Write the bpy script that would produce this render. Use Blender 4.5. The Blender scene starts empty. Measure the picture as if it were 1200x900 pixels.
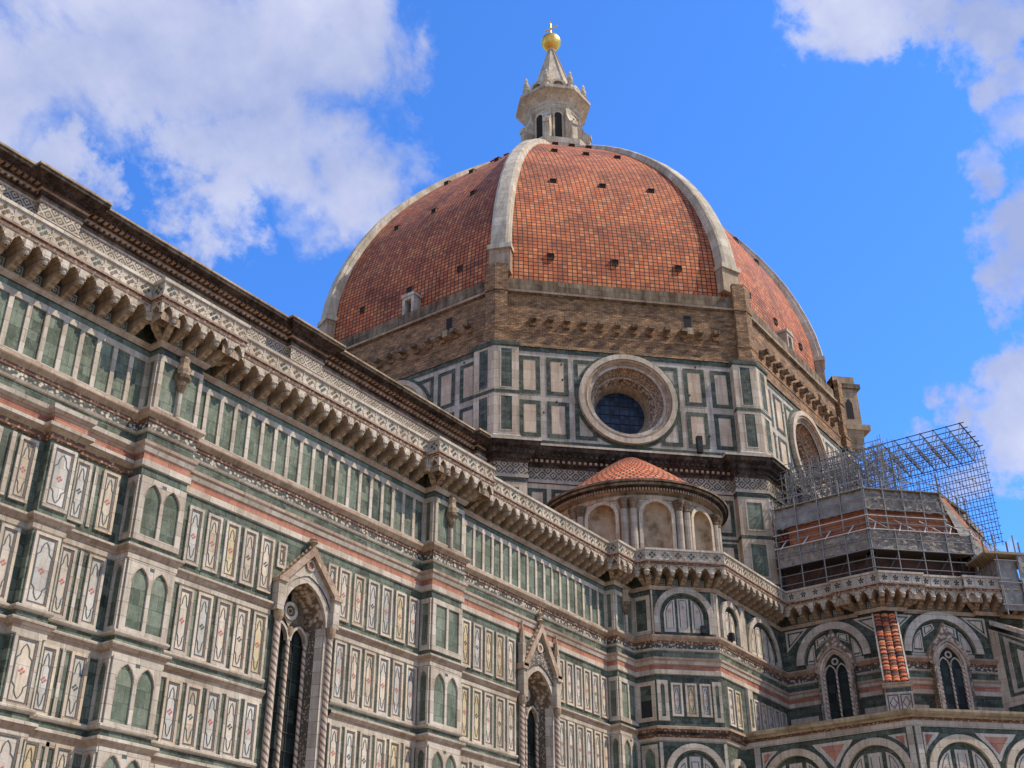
import bpy, math, random
from mathutils import Vector, Matrix, noise
random.seed(7)
S = bpy.context.scene
COL = S.collection
PI = math.pi
ZO = 1.7                      # eye height above the piazza
R22 = PI/8
# ------------------------------------------------------------------ camera
cam_d = bpy.data.cameras.new('camera'); cam = bpy.data.objects.new('camera', cam_d); COL.objects.link(cam); S.camera = cam
F_PX = 1407.56; YAW, PITCH, ROLL = math.radians(54.45495), math.radians(29.03037), math.radians(-0.19147)
CX, CY = -91.06335, -59.00705
cy_, sy_, cp_, sp_ = math.cos(YAW), math.sin(YAW), math.cos(PITCH), math.sin(PITCH)
fw = Vector((sy_*cp_, cy_*cp_, sp_)); r0 = Vector((cy_, -sy_, 0)); u0 = r0.cross(fw)
rr = math.cos(ROLL)*r0 + math.sin(ROLL)*u0; uu = -math.sin(ROLL)*r0 + math.cos(ROLL)*u0
M = Matrix((rr, uu, -fw)).transposed().to_4x4(); M.translation = Vector((CX, CY, ZO)); cam.matrix_world = M
cam_d.sensor_width = 36; cam_d.lens = F_PX/1200*36; cam_d.clip_end = 4000; cam_d.clip_start = 0.5
def pxdir(x, y):
    return (fw + rr*(x-600)/F_PX - uu*(y-450)/F_PX).normalized()
# ------------------------------------------------------------------ render look
S.view_settings.view_transform = 'Standard'; S.view_settings.look = 'None'
S.view_settings.gamma = 1; S.view_settings.use_curve_mapping = False; S.view_settings.exposure = 0.0
S.render.engine = 'CYCLES'
# ------------------------------------------------------------------ sun
SUN_EL, SUN_AZ_E = math.radians(50), math.radians(31)       # azimuth measured from due south towards east
sdir = Vector((math.sin(SUN_AZ_E)*math.cos(SUN_EL), -math.cos(SUN_AZ_E)*math.cos(SUN_EL), math.sin(SUN_EL)))
sd = bpy.data.lights.new('sun', 'SUN'); sd.energy = 4.7; sd.angle = math.radians(0.53); sd.color = (1.0, 0.90, 0.74)
so = bpy.data.objects.new('sun', sd); COL.objects.link(so); so.rotation_euler = sdir.to_track_quat('Z', 'Y').to_euler()
so.location = (0, -60, 150)
# ------------------------------------------------------------------ world: sky with clouds
W = bpy.data.worlds.new('World'); S.world = W; W.use_nodes = True
nt = W.node_tree; N = nt.nodes; L = nt.links; N.clear()
wout = N.new('ShaderNodeOutputWorld'); bg = N.new('ShaderNodeBackground'); L.new(bg.outputs[0], wout.inputs[0])
sky = N.new('ShaderNodeTexSky'); sky.sky_type = 'NISHITA'; sky.sun_disc = False
sky.sun_elevation = SUN_EL; sky.sun_rotation = math.atan2(sdir.x, sdir.y); sky.air_density = 1.0; sky.dust_density = 0.3; sky.ozone_density = 3.0
bg.inputs['Strength'].default_value = 0.125
tint = N.new('ShaderNodeMix'); tint.data_type = 'RGBA'; tint.blend_type = 'MULTIPLY'; tint.inputs['Factor'].default_value = 1
L.new(sky.outputs[0], tint.inputs['A']); tint.inputs['B'].default_value = (0.70, 1.42, 2.42, 1)
tc = N.new('ShaderNodeTexCoord')
def wmath(op, a, b=None, c=None, clamp=False):
    n = N.new('ShaderNodeMath'); n.operation = op; n.use_clamp = clamp
    for i, v in enumerate((a, b, c)):
        if v is None: continue
        if hasattr(v, 'links'): L.new(v, n.inputs[i])
        else: n.inputs[i].default_value = v
    return n.outputs[0]
def wnoise(scale, detail, rough, dist=0):
    n = N.new('ShaderNodeTexNoise'); n.inputs['Scale'].default_value = scale; n.inputs['Detail'].default_value = detail
    n.inputs['Roughness'].default_value = rough; n.inputs['Distortion'].default_value = dist; L.new(tc.outputs['Generated'], n.inputs['Vector']); return n.outputs[0]
blobs = [  # x, y (photograph pixel of the direction), radius px, strength
 (60, 0, 160, 1), (200, 25, 130, 1), (330, 60, 140, 1), (425, 50, 80, 1), (330, 150, 110, 1), (262, 240, 62, 1), (400, 190, 95, 1),
 (480, 195, 45, .9), (70, 185, 48, 1), (110, 215, 30, .8), (255, 165, 70, .9), (-40, 60, 150, 1), (370, 250, 60, .8), (455, 130, 30, .7),
 (1000, 5, 75, 1), (1085, 15, 55, .95), (1165, 15, 60, 1), (960, -20, 60, .9), (1192, 84, 40, .82), (1205, 145, 46, .72), (1150, 190, 32, .72),
 (1208, 275, 56, .95), (1195, 330, 36, .8), (1190, 500, 62, 1), (1225, 450, 60, 1), (1130, 545, 45, .8), (1085, 520, 26, .5), (1230, 540, 60, 1), (1180, 650, 24, .45),
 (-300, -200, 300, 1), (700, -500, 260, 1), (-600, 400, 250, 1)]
acc = None
wn_ = N.new('ShaderNodeTexNoise'); wn_.inputs['Scale'].default_value = 16; wn_.inputs['Detail'].default_value = 8; wn_.inputs['Roughness'].default_value = .62; L.new(tc.outputs['Generated'], wn_.inputs['Vector'])
wsub = N.new('ShaderNodeVectorMath'); wsub.operation = 'SUBTRACT'; L.new(wn_.outputs[1], wsub.inputs[0]); wsub.inputs[1].default_value = (.5, .5, .5)
wmad = N.new('ShaderNodeVectorMath'); wmad.operation = 'MULTIPLY_ADD'; L.new(wsub.outputs[0], wmad.inputs[0]); wmad.inputs[1].default_value = (.13, .13, .13); L.new(tc.outputs['Generated'], wmad.inputs[2])
wnor = N.new('ShaderNodeVectorMath'); wnor.operation = 'NORMALIZE'; L.new(wmad.outputs[0], wnor.inputs[0])
blobs = [(pxdir(x, y), rad/F_PX/(1+((x-600)**2+(y-450)**2)/F_PX**2)**.5, st) for x, y, rad, st in blobs]
for az, el, rdeg, st in ((200, 38, 34, 1), (250, 35, 34, 1), (150, 30, 26, 1), (300, 30, 30, .9), (215, 72, 20, .8)):     # unseen clouds added outside the view as neutral fill light
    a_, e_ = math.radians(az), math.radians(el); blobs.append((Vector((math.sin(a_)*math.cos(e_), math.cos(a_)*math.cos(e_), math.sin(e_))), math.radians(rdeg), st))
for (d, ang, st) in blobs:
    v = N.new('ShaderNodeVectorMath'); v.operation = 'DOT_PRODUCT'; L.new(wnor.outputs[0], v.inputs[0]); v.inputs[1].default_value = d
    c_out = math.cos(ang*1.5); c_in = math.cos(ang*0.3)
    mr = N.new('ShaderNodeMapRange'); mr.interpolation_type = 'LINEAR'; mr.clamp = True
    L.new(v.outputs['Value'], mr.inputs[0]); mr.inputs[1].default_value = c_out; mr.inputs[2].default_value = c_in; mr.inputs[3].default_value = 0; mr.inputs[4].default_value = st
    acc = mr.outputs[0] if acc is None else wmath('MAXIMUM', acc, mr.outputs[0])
n1 = wnoise(10, 12, 0.60, 0.35); n2 = wnoise(7, 8, 0.56, 0)
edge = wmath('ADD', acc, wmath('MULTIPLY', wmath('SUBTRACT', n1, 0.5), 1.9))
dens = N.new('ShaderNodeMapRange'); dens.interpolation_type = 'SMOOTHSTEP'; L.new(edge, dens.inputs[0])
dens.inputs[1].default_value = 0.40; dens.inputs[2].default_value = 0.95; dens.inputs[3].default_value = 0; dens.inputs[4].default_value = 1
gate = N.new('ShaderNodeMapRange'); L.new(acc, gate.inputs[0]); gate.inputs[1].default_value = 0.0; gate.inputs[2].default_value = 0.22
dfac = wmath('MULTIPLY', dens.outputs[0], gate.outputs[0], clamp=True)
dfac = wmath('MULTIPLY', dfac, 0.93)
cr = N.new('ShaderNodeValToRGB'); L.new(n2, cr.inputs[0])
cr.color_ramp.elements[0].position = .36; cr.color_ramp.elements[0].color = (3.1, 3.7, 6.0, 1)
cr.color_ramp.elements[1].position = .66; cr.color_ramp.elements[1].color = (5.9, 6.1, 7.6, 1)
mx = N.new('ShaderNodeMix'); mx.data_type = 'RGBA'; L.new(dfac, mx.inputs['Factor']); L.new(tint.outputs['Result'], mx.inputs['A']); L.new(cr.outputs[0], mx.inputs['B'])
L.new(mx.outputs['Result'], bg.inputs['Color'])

# ------------------------------------------------------------------ materials
MATS = {}
class MatB:
    def __init__(s, name):
        s.m = bpy.data.materials.new(name); s.m.use_nodes = True; s.nt = s.m.node_tree; s.N = s.nt.nodes; s.L = s.nt.links
        s.b = s.N['Principled BSDF']; s.uv = s.N.new('ShaderNodeUVMap').outputs[0]; s.tc = s.N.new('ShaderNodeTexCoord').outputs['Object']
        s.geo = s.N.new('ShaderNodeNewGeometry').outputs['Position']
        MATS[name] = s.m
    def put(s, inp, v):
        if hasattr(v, 'links'): s.L.new(v, inp)
        else: inp.default_value = v
    def math(s, op, a, b=0.0, c=0.0, clamp=False):
        n = s.N.new('ShaderNodeMath'); n.operation = op; n.use_clamp = clamp
        for i, v in enumerate((a, b, c)): s.put(n.inputs[i], v)
        return n.outputs[0]
    def noise(s, scale, detail=4, rough=.55, vec=None, stretch=None, col=False):
        n = s.N.new('ShaderNodeTexNoise'); n.inputs['Scale'].default_value = scale; n.inputs['Detail'].default_value = detail; n.inputs['Roughness'].default_value = rough
        v = vec or s.geo
        if stretch:
            mp = s.N.new('ShaderNodeMapping'); s.L.new(v, mp.inputs[0]); mp.inputs['Scale'].default_value = stretch; v = mp.outputs[0]
        s.L.new(v, n.inputs['Vector']); return n.outputs[1 if col else 0]
    def ramp(s, f, stops):
        n = s.N.new('ShaderNodeValToRGB'); s.L.new(f, n.inputs[0]); e = n.color_ramp.elements
        while len(e) < len(stops): e.new(.5)
        for el, (p, c) in zip(e, stops): el.position = p; el.color = (*c, 1) if len(c) == 3 else c
        return n.outputs[0]
    def mix(s, f, a, b, mode='MIX'):
        n = s.N.new('ShaderNodeMix'); n.data_type = 'RGBA'; n.blend_type = mode
        s.put(n.inputs['Factor'], f)
        for k, v in (('A', a), ('B', b)):
            if isinstance(v, tuple): v = (*v[:3], 1)
            s.put(n.inputs[k], v)
        return n.outputs['Result']
    def brick(s, w, h, c1, c2, mort, ms=.01, off=.5, vec=None, bias=0.0, smooth=.1):
        n = s.N.new('ShaderNodeTexBrick'); s.L.new(vec or s.uv, n.inputs['Vector']); n.offset = off
        n.inputs['Scale'].default_value = 1; n.inputs['Brick Width'].default_value = w; n.inputs['Row Height'].default_value = h
        n.inputs['Mortar Size'].default_value = ms; n.inputs['Mortar Smooth'].default_value = smooth; n.inputs['Bias'].default_value = bias
        for k, v in (('Color1', c1), ('Color2', c2), ('Mortar', mort)): n.inputs[k].default_value = (*v, 1)
        return n
    def bump(s, h, st=.5, dist=.02):
        n = s.N.new('ShaderNodeBump'); n.inputs['Strength'].default_value = st; n.inputs['Distance'].default_value = dist
        s.L.new(h, n.inputs['Height']); s.L.new(n.outputs[0], s.b.inputs['Normal'])
    def done(s, col, rough=.7, metal=0):
        s.put(s.b.inputs['Base Color'], (*col, 1) if isinstance(col, tuple) else col)
        s.put(s.b.inputs['Roughness'], rough); s.b.inputs['Metallic'].default_value = metal
        return s.m
def marble(name, c1, c2, joint, w=1.4, h=.55, dirt=(.55, .47, .38), dirt_amt=.55, rough=.6, lo=.42, hi=.72, bump=.25, vary=.55):
    m = MatB(name)
    b = m.brick(w, h, c1, c2, joint, .012)
    sec = m.noise(1.1, 2, .5)
    v = m.mix(m.math('MULTIPLY', sec, .5), b.outputs[0], m.ramp(m.noise(2.3, 3, .6), [(.35, c1), (.6, c2)]))
    st = m.noise(1.0, 7, .68, stretch=(1.6, 1.6, .35))
    f = m.ramp(st, [(lo, (0, 0, 0)), (hi, (1, 1, 1))])
    f = m.math('MULTIPLY', f, dirt_amt)
    v = m.mix(f, v, dirt, 'MULTIPLY')
    sp = m.ramp(m.noise(9, 6, .7), [(.3, (.78, .76, .74)), (.55, (1, 1, 1))])
    v = m.mix(.8, v, sp, 'MULTIPLY')
    blk = m.brick(w, h, (.70, .68, .64), (1.08, 1.06, 1.02), (.6, .55, .5), .014, vec=None, bias=.1)
    v = m.mix(vary, v, blk.outputs[0], 'MULTIPLY')
    stk = m.ramp(m.noise(1.0, 5, .6, stretch=(5, 5, .35)), [(.36, (.62, .58, .53)), (.50, (1, 1, 1))]); v = m.mix(.55, v, stk, 'MULTIPLY')
    vn = m.math('ABSOLUTE', m.math('SUBTRACT', m.noise(1.6, 8, .62), .5)); v = m.mix(m.math('MULTIPLY', m.ramp(vn, [(.0, (1, 1, 1)), (.022, (0, 0, 0))]), .22), v, (.42, .42, .38) if name.startswith('green') else (.30, .27, .24))
    gr = m.ramp(m.noise(.35, 5, .65), [(.32, (.72, .68, .64)), (.55, (1, 1, 1))]); v = m.mix(.8, v, gr, 'MULTIPLY')
    m.bump(m.noise(14, 6, .6), bump, .02); m.b.inputs['Specular IOR Level'].default_value = .2
    return m.done(v, max(rough, .75))
marble('white_marble', (0.52, 0.435, 0.33), (0.61, 0.54, 0.44), (0.313, 0.248, 0.202))
marble('cream_marble', (0.6, 0.475, 0.33), (0.66, 0.55, 0.41), (0.324, 0.252, 0.180), w=1.1, h=.8, dirt_amt=.35)
marble('panel_white', (0.68, 0.6, 0.51), (0.64, 0.53, 0.38), (0.460, 0.414, 0.368), w=1.05, h=1.3, dirt_amt=.25)
marble('pink_marble', (0.440, 0.150, 0.092), (0.510, 0.246, 0.158), (0.246, 0.123, 0.106), w=1.3, h=.6, dirt_amt=.45)
marble('rosy_moulding', (0.46, 0.3, 0.2), (0.55, 0.43, 0.32), (0.264, 0.176, 0.141), w=1.6, h=.4, dirt_amt=.6)
marble('green_marble', (0.055, 0.072, 0.052), (0.2, 0.225, 0.16), (.05, .07, .05), w=.62, h=.42, dirt=(.4, .42, .38), dirt_amt=.7, rough=.45)
marble('green_dark', (0.055, 0.07, 0.05), (0.125, 0.142, 0.102), (.03, .045, .035), w=.7, h=.35, dirt=(.5, .5, .45), dirt_amt=.6, rough=.5)
marble('green_panel', (0.09, 0.118, 0.08), (0.22, 0.25, 0.18), (.07, .10, .07), w=.9, h=.62, dirt=(.5, .5, .42), dirt_amt=.5, rough=.45)
marble('old_stone', (.25, .175, .105), (.36, .27, .17), (.1, .07, .05), w=1.2, h=.5, dirt=(.22, .17, .13), dirt_amt=.85, rough=.9, lo=.38, hi=.62, bump=.6)
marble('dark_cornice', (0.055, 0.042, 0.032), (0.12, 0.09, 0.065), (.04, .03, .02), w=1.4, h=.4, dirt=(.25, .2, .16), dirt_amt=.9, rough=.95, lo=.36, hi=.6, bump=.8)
marble('peach_marble', (0.62, 0.44, 0.29), (0.67, 0.53, 0.38), (.45, .32, .22), w=1.1, h=.9, dirt_amt=.25, vary=.3)
marble('panel_yellow', (.62, .47, .24), (.66, .54, .33), (.45, .35, .2), w=1.0, h=.8, dirt_amt=.3)
marble('panel_grey', (0.54, 0.5, 0.43), (0.64, 0.59, 0.51), (.4, .36, .32), w=1.0, h=.8, dirt_amt=.35)
marble('console_stone', (.37, .26, .165), (.46, .34, .23), (.2, .14, .09), w=1.2, h=.9, dirt=(.35, .27, .2), dirt_amt=.8, rough=.85, bump=.6)
marble('ochre_stone', (.42, .31, .18), (.50, .39, .25), (.2, .15, .1), w=1.5, h=.5, dirt=(.3, .25, .2), dirt_amt=.7, rough=.9)
marble('tan_stone', (0.46, 0.33, 0.21), (0.54, 0.41, 0.28), (.28, .2, .14), w=1.2, h=.9, dirt=(.35, .28, .22), dirt_amt=.7, rough=.85, bump=.5)
marble('rib_stone', (0.66, 0.56, 0.41), (0.74, 0.65, 0.5), (.2, .18, .15), w=2.4, h=1.1, dirt=(.35, .32, .28), dirt_amt=.5, rough=.85, lo=.40, hi=.66, bump=.6)
marble('lantern_stone', (0.64, 0.52, 0.37), (0.72, 0.61, 0.46), (.3, .25, .2), w=1.4, h=.7, dirt=(.4, .34, .28), dirt_amt=.6, rough=.85)
# rough brick of the unfinished drum top
m = MatB('rough_brick')
b = m.brick(.42, .13, (.42, .25, .13), (.25, .145, .075), (.14, .09, .05), .02)
big = m.ramp(m.noise(.9, 8, .72, stretch=(1, 1, 2.4)), [(.33, (.28, .22, .18)), (.46, (.75, .68, .6)), (.52, (1.0, .95, .85)), (.62, (1.6, 1.4, 1.15))])
v = m.mix(.9, b.outputs[0], big, 'MULTIPLY'); v = m.mix(.8, v, m.ramp(m.noise(3.5, 6, .75, stretch=(1, 1, 2)), [(.35, (.4, .36, .33)), (.5, (1, 1, 1)), (.65, (1.35, 1.3, 1.2))]), 'MULTIPLY'); m.bump(m.mix(.5, m.noise(5, 8, .75), b.outputs['Fac']), 1.0, .12); m.done(v, .95)
# terracotta roof tiles: dark gaps, colour from tile to tile
def tiles(name, w, h, off, c=((.60, .150, .048), (.42, .095, .034)), light=(.70, .27, .12), dark=(.07, .035, .025), ms=.055):
    m = MatB(name)
    b = m.brick(w, h, c[0], c[1], dark, ms, off, smooth=.25)
    mp = m.N.new('ShaderNodeVectorMath'); mp.operation = 'SNAP'; m.L.new(m.uv, mp.inputs[0]); mp.inputs[1].default_value = (w, h, 1)
    wn = m.N.new('ShaderNodeTexWhiteNoise'); m.L.new(mp.outputs[0], wn.inputs['Vector'])
    keep = m.math('SUBTRACT', 1.0, b.outputs['Fac'])
    f = m.math('MULTIPLY', m.ramp(wn.outputs[0], [(.55, (0, 0, 0)), (1, (.75, .75, .75))]), keep)
    v = m.mix(f, b.outputs[0], light)
    st = m.ramp(m.noise(.25, 9, .72), [(.34, (.40, .34, .30)), (.46, (.80, .77, .75)), (.56, (1.12, 1.08, 1.0))])
    v = m.mix(.9, v, st, 'MULTIPLY')
    st2 = m.ramp(m.noise(1.7, 6, .7, stretch=(1, 1, .3)), [(.28, (.45, .42, .40)), (.45, (1, 1, 1))])
    v = m.mix(.8, v, st2, 'MULTIPLY')
    sepx = m.N.new('ShaderNodeSeparateXYZ'); m.L.new(m.uv, sepx.inputs[0])
    ramp_v = m.math('FRACT', m.math('DIVIDE', sepx.outputs[1], h))
    m.bump(m.math('ADD', m.math('MULTIPLY', keep, 1.0), m.math('MULTIPLY', ramp_v, -.6)), .9, .08)
    return m.done(v, .85)
tiles('dome_tiles', .42, .38, .0, ((.60, .150, .040), (.36, .088, .028)), (.68, .27, .09), (.05, .022, .014), ms=.042)
tiles('clay_tiles', .36, .42, .5, ((.66, .17, .055), (.50, .11, .035)), (.72, .32, .15))
# lozenge frieze
def lozenge(name, s, v0, light, dark):
    m = MatB(name); sp = m.N.new('ShaderNodeSeparateXYZ'); m.L.new(m.uv, sp.inputs[0])
    a = m.math('ABSOLUTE', m.math('SUBTRACT', m.math('FRACT', m.math('DIVIDE', sp.outputs[0], s)), .5))
    c = m.math('ABSOLUTE', m.math('SUBTRACT', m.math('FRACT', m.math('DIVIDE', m.math('SUBTRACT', sp.outputs[1], v0), s)), .5))
    d = m.math('ADD', a, c)
    f = m.ramp(d, [(.0, (1, 1, 1)), (.09, (1, 1, 1)), (.11, (0, 0, 0)), (.26, (0, 0, 0)), (.28, (1, 1, 1)), (.40, (1, 1, 1)), (.42, (0, 0, 0)), (.6, (0, 0, 0)), (.62, (1, 1, 1)), (.74, (1, 1, 1)), (.76, (0, 0, 0)), (.9, (0, 0, 0)), (.92, (1, 1, 1))])
    st = m.ramp(m.noise(1.5, 6, .7), [(.35, (.5, .45, .4)), (.6, (1, 1, 1))])
    v = m.mix(f, light, dark); v = m.mix(1.0, v, st, 'MULTIPLY'); return m.done(v, .7)
lozenge('lozenge_frieze', .72, 0, (.46, .37, .26), (.06, .06, .05))
lozenge('lozenge_dark', .86, .1, (.42, .33, .22), (.04, .036, .03))
def speckle(name, scale, light, dark, lo, hi):
    m = MatB(name); vo = m.N.new('ShaderNodeTexVoronoi'); vo.inputs['Scale'].default_value = scale; m.L.new(m.uv, vo.inputs['Vector'])
    f = m.ramp(vo.outputs['Distance'], [(lo, (0, 0, 0)), (hi, (1, 1, 1))])
    v = m.mix(f, light, dark); st = m.ramp(m.noise(1.4, 6, .7), [(.3, (.5, .46, .42)), (.6, (1, 1, 1))]); v = m.mix(.9, v, st, 'MULTIPLY')
    m.bump(vo.outputs['Distance'], .8, .05); return m.done(v, .75)
speckle('inlaid_frieze', 5.5, (.55, .46, .34), (.06, .06, .045), .30, .50)
speckle('carved_leaf', 4.0, (.62, .46, .32), (.18, .12, .07), .30, .62)
speckle('mosaic_inlay', 8.0, (.48, .37, .27), (.12, .10, .07), .28, .42)
speckle('mosaic_light', 6.0, (.52, .38, .25), (.22, .16, .10), .30, .55)
speckle('dentil_row', 6.0, (.50, .30, .18), (.15, .065, .03), .25, .45)
m = MatB('spiral_rope'); sp = m.N.new('ShaderNodeSeparateXYZ'); m.L.new(m.uv, sp.inputs[0])
f = m.math('FRACT', m.math('ADD', m.math('MULTIPLY', sp.outputs[1], 3.2), m.math('MULTIPLY', sp.outputs[0], 2.5)))
v = m.ramp(f, [(0, (.56, .42, .30)), (.5, (.62, .50, .38)), (.62, (.20, .11, .07)), (.85, (.22, .13, .08)), (1, (.56, .42, .30))]); m.bump(f, .6, .04); m.done(v, .7)
m = MatB('window_glass'); pb0 = m.brick(.45, .6, (.006, .010, .008), (.035, .045, .036), (.003, .003, .003), .012, 0.0); v = m.mix(.6, pb0.outputs[0], m.ramp(m.noise(2, 4, .6), [(.3, (.5, .5, .5)), (.7, (1.5, 1.5, 1.4))]), 'MULTIPLY'); v0 = m.ramp(m.noise(2.2, 3, .5), [(.3, (.008, .012, .010)), (.7, (.030, .040, .032))]); m.b.inputs['Specular IOR Level'].default_value = .15; m.done(v, .5)
m = MatB('oculus_glass'); pb0 = m.brick(.4, .4, (.004, .010, .022), (.030, .055, .095), (.004, .004, .005), .012, 0.0); v = m.mix(.5, pb0.outputs[0], m.ramp(m.noise(1.3, 5, .6), [(.3, (.4, .4, .4)), (.7, (1.6, 1.5, 1.3))]), 'MULTIPLY'); m.b.inputs['Specular IOR Level'].default_value = .25; m.done(v, .3)
m = MatB('black_iron'); m.done((.015, .015, .017), .5, .3)
m = MatB('deep_opening'); m.done((.02, .017, .015), .95)
m = MatB('brown_void'); v = m.ramp(m.noise(1.2, 4, .6), [(.3, (.05, .028, .018)), (.7, (.16, .07, .04))]); m.done(v, .95)
m = MatB('gold'); v = m.ramp(m.noise(1.4, 3, .5), [(.35, (.75, .40, .06)), (.65, (.95, .62, .16))]); m.done(v, .34, .9)
m = MatB('niche_plaster'); v = m.ramp(m.noise(.9, 6, .65), [(.34, (.20, .13, .065)), (.5, (.44, .32, .19)), (.66, (.56, .44, .30))]); m.done(v, .9)
m = MatB('scaffold_steel'); m.done((.24, .225, .20), .6)
m = MatB('scaffold_dark'); m.done((.055, .052, .048), .7)
m = MatB('net_grey'); b = m.brick(1.9, 1.1, (.20, .165, .125), (.30, .25, .195), (.13, .12, .12), .05)
v = m.mix(.8, b.outputs[0], m.ramp(m.noise(1.6, 7, .7), [(.3, (.45, .43, .42)), (.5, (.95, .92, .9)), (.72, (1.5, 1.4, 1.35))]), 'MULTIPLY'); m.bump(m.noise(2.5, 5, .6), .9, .15); m.done(v, .85)
m = MatB('net_light'); v = m.ramp(m.noise(1.1, 6, .65), [(.3, (.15, .13, .105)), (.5, (.25, .225, .19)), (.72, (.36, .33, .28))]); m.bump(m.noise(1.6, 5, .6), .9, .2); m.done(v, .8)
m = MatB('plank_wood'); b = m.brick(2.6, .24, (.42, .15, .06), (.30, .11, .05), (.10, .04, .02), .02)
v = m.mix(.8, b.outputs[0], m.ramp(m.noise(1.3, 6, .65), [(.3, (.55, .5, .5)), (.6, (1.1, 1.05, 1))]), 'MULTIPLY'); m.done(v, .9)
m = MatB('yellow_wood'); b = m.brick(2.0, .22, (.34, .26, .15), (.24, .18, .10), (.12, .08, .04), .02); m.done(b.outputs[0], .9)
m = MatB('white_pipe'); m.done((.6, .58, .54), .5)
m = MatB('paving'); b = m.brick(1.2, .6, (.30, .245, .17), (.36, .29, .21), (.16, .14, .12), .012)
v = m.mix(.6, b.outputs[0], m.ramp(m.noise(.4, 6, .6), [(.3, (.7, .68, .66)), (.6, (1, 1, 1))]), 'MULTIPLY'); m.done(v, .8)
m = MatB('red_inlay'); m.done((.48, .13, .10), .6)
m = MatB('ink_line'); m.done((.055, .065, .058), .6)
m = MatB('roof_lead'); v = m.ramp(m.noise(.8, 5, .6), [(.3, (.25, .12, .07)), (.7, (.38, .19, .11))]); m.done(v, .9)

# ------------------------------------------------------------------ mesh builder
class MB:
    def __init__(s): s.v = []; s.f = []; s.m = []; s.uv = []; s.names = []; s.smooth = []
    def mi(s, name):
        if name not in s.names: s.names.append(name)
        return s.names.index(name)
    def face(s, pts, mat, uv=None, smooth=False):
        k = len(s.v); s.v += [tuple(p) for p in pts]; s.f.append(tuple(range(k, k+len(pts)))); s.m.append(s.mi(mat)); s.smooth.append(smooth)
        if uv is None:
            nx = ny = nz = 0.0
            n = len(pts)
            for i in range(n):
                a = pts[i]; b = pts[(i+1) % n]
                nx += (a[1]-b[1])*(a[2]+b[2]); ny += (a[2]-b[2])*(a[0]+b[0]); nz += (a[0]-b[0])*(a[1]+b[1])
            l = math.sqrt(nx*nx+ny*ny+nz*nz) or 1; nx /= l; ny /= l; nz /= l
            h = math.hypot(nx, ny)
            if h > .3:
                tx, ty = -ny/h, nx/h; uv = [(p[0]*tx+p[1]*ty, p[2]/h) for p in pts]
            else: uv = [(p[0], p[1]) for p in pts]
        s.uv += uv
    def build(s, name, parent=None, label=None, off=(0, 0, 0)):
        me = bpy.data.meshes.new(name)
        me.from_pydata([(x-off[0], y-off[1], z+ZO-off[2]) for x, y, z in s.v], [], s.f)
        for n in s.names: me.materials.append(MATS[n])
        me.polygons.foreach_set('material_index', s.m); me.polygons.foreach_set('use_smooth', s.smooth)
        ul = me.uv_layers.new(name='UVMap'); ul.data.foreach_set('uv', [c for p in s.uv for c in p])
        o = bpy.data.objects.new(name, me); COL.objects.link(o)
        if parent: o.parent = parent
        if label: o['label'] = label
        return o
class Face:            # a wall plane: u along the wall (to the viewer's right), z up, d outwards
    def __init__(s, ox, oy, tx, ty):
        s.o = (ox, oy); s.t = (tx, ty); s.n = (ty, -tx)
    def p(s, u, z, d=0): return (s.o[0]+s.t[0]*u+s.n[0]*d, s.o[1]+s.t[1]*u+s.n[1]*d, z)
def quad(mb, F, u0, u1, z0, z1, d, mat): mb.face([F.p(u0, z0, d), F.p(u1, z0, d), F.p(u1, z1, d), F.p(u0, z1, d)], mat)
def box(mb, F, u0, u1, z0, z1, d0, d1, mat, side=None, back=False):
    side = side or mat; P = F.p
    mb.face([P(u0, z0, d1), P(u1, z0, d1), P(u1, z1, d1), P(u0, z1, d1)], mat)
    mb.face([P(u0, z0, d0), P(u0, z0, d1), P(u0, z1, d1), P(u0, z1, d0)], side)
    mb.face([P(u1, z0, d1), P(u1, z0, d0), P(u1, z1, d0), P(u1, z1, d1)], side)
    mb.face([P(u0, z1, d1), P(u1, z1, d1), P(u1, z1, d0), P(u0, z1, d0)], side)
    mb.face([P(u0, z0, d0), P(u1, z0, d0), P(u1, z0, d1), P(u0, z0, d1)], side)
    if back: mb.face([P(u1, z0, d0), P(u0, z0, d0), P(u0, z1, d0), P(u1, z1, d0)], side)
def prism(mb, F, pts, d0, d1, mat, side=None):
    side = side or mat; n = len(pts)
    mb.face([F.p(u, z, d1) for u, z in pts], mat)
    for i in range(n):
        a, b = pts[i], pts[(i+1) % n]
        mb.face([F.p(*a, d0), F.p(*b, d0), F.p(*b, d1), F.p(*a, d1)], side)
def frame(mb, F, u0, u1, z0, z1, w, d0, d1, mat, wz=None):
    wz = wz or w
    box(mb, F, u0, u0+w, z0, z1, d0, d1, mat); box(mb, F, u1-w, u1, z0, z1, d0, d1, mat)
    box(mb, F, u0+w, u1-w, z0, z0+wz, d0, d1, mat); box(mb, F, u0+w, u1-w, z1-wz, z1, d0, d1, mat)
def flat_frame(mb, F, u0, u1, z0, z1, w, d, mat):
    for a in ((u0, u0+w, z0, z1), (u1-w, u1, z0, z1), (u0+w, u1-w, z0, z0+w), (u0+w, u1-w, z1-w, z1)): quad(mb, F, *a, d, mat)
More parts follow.
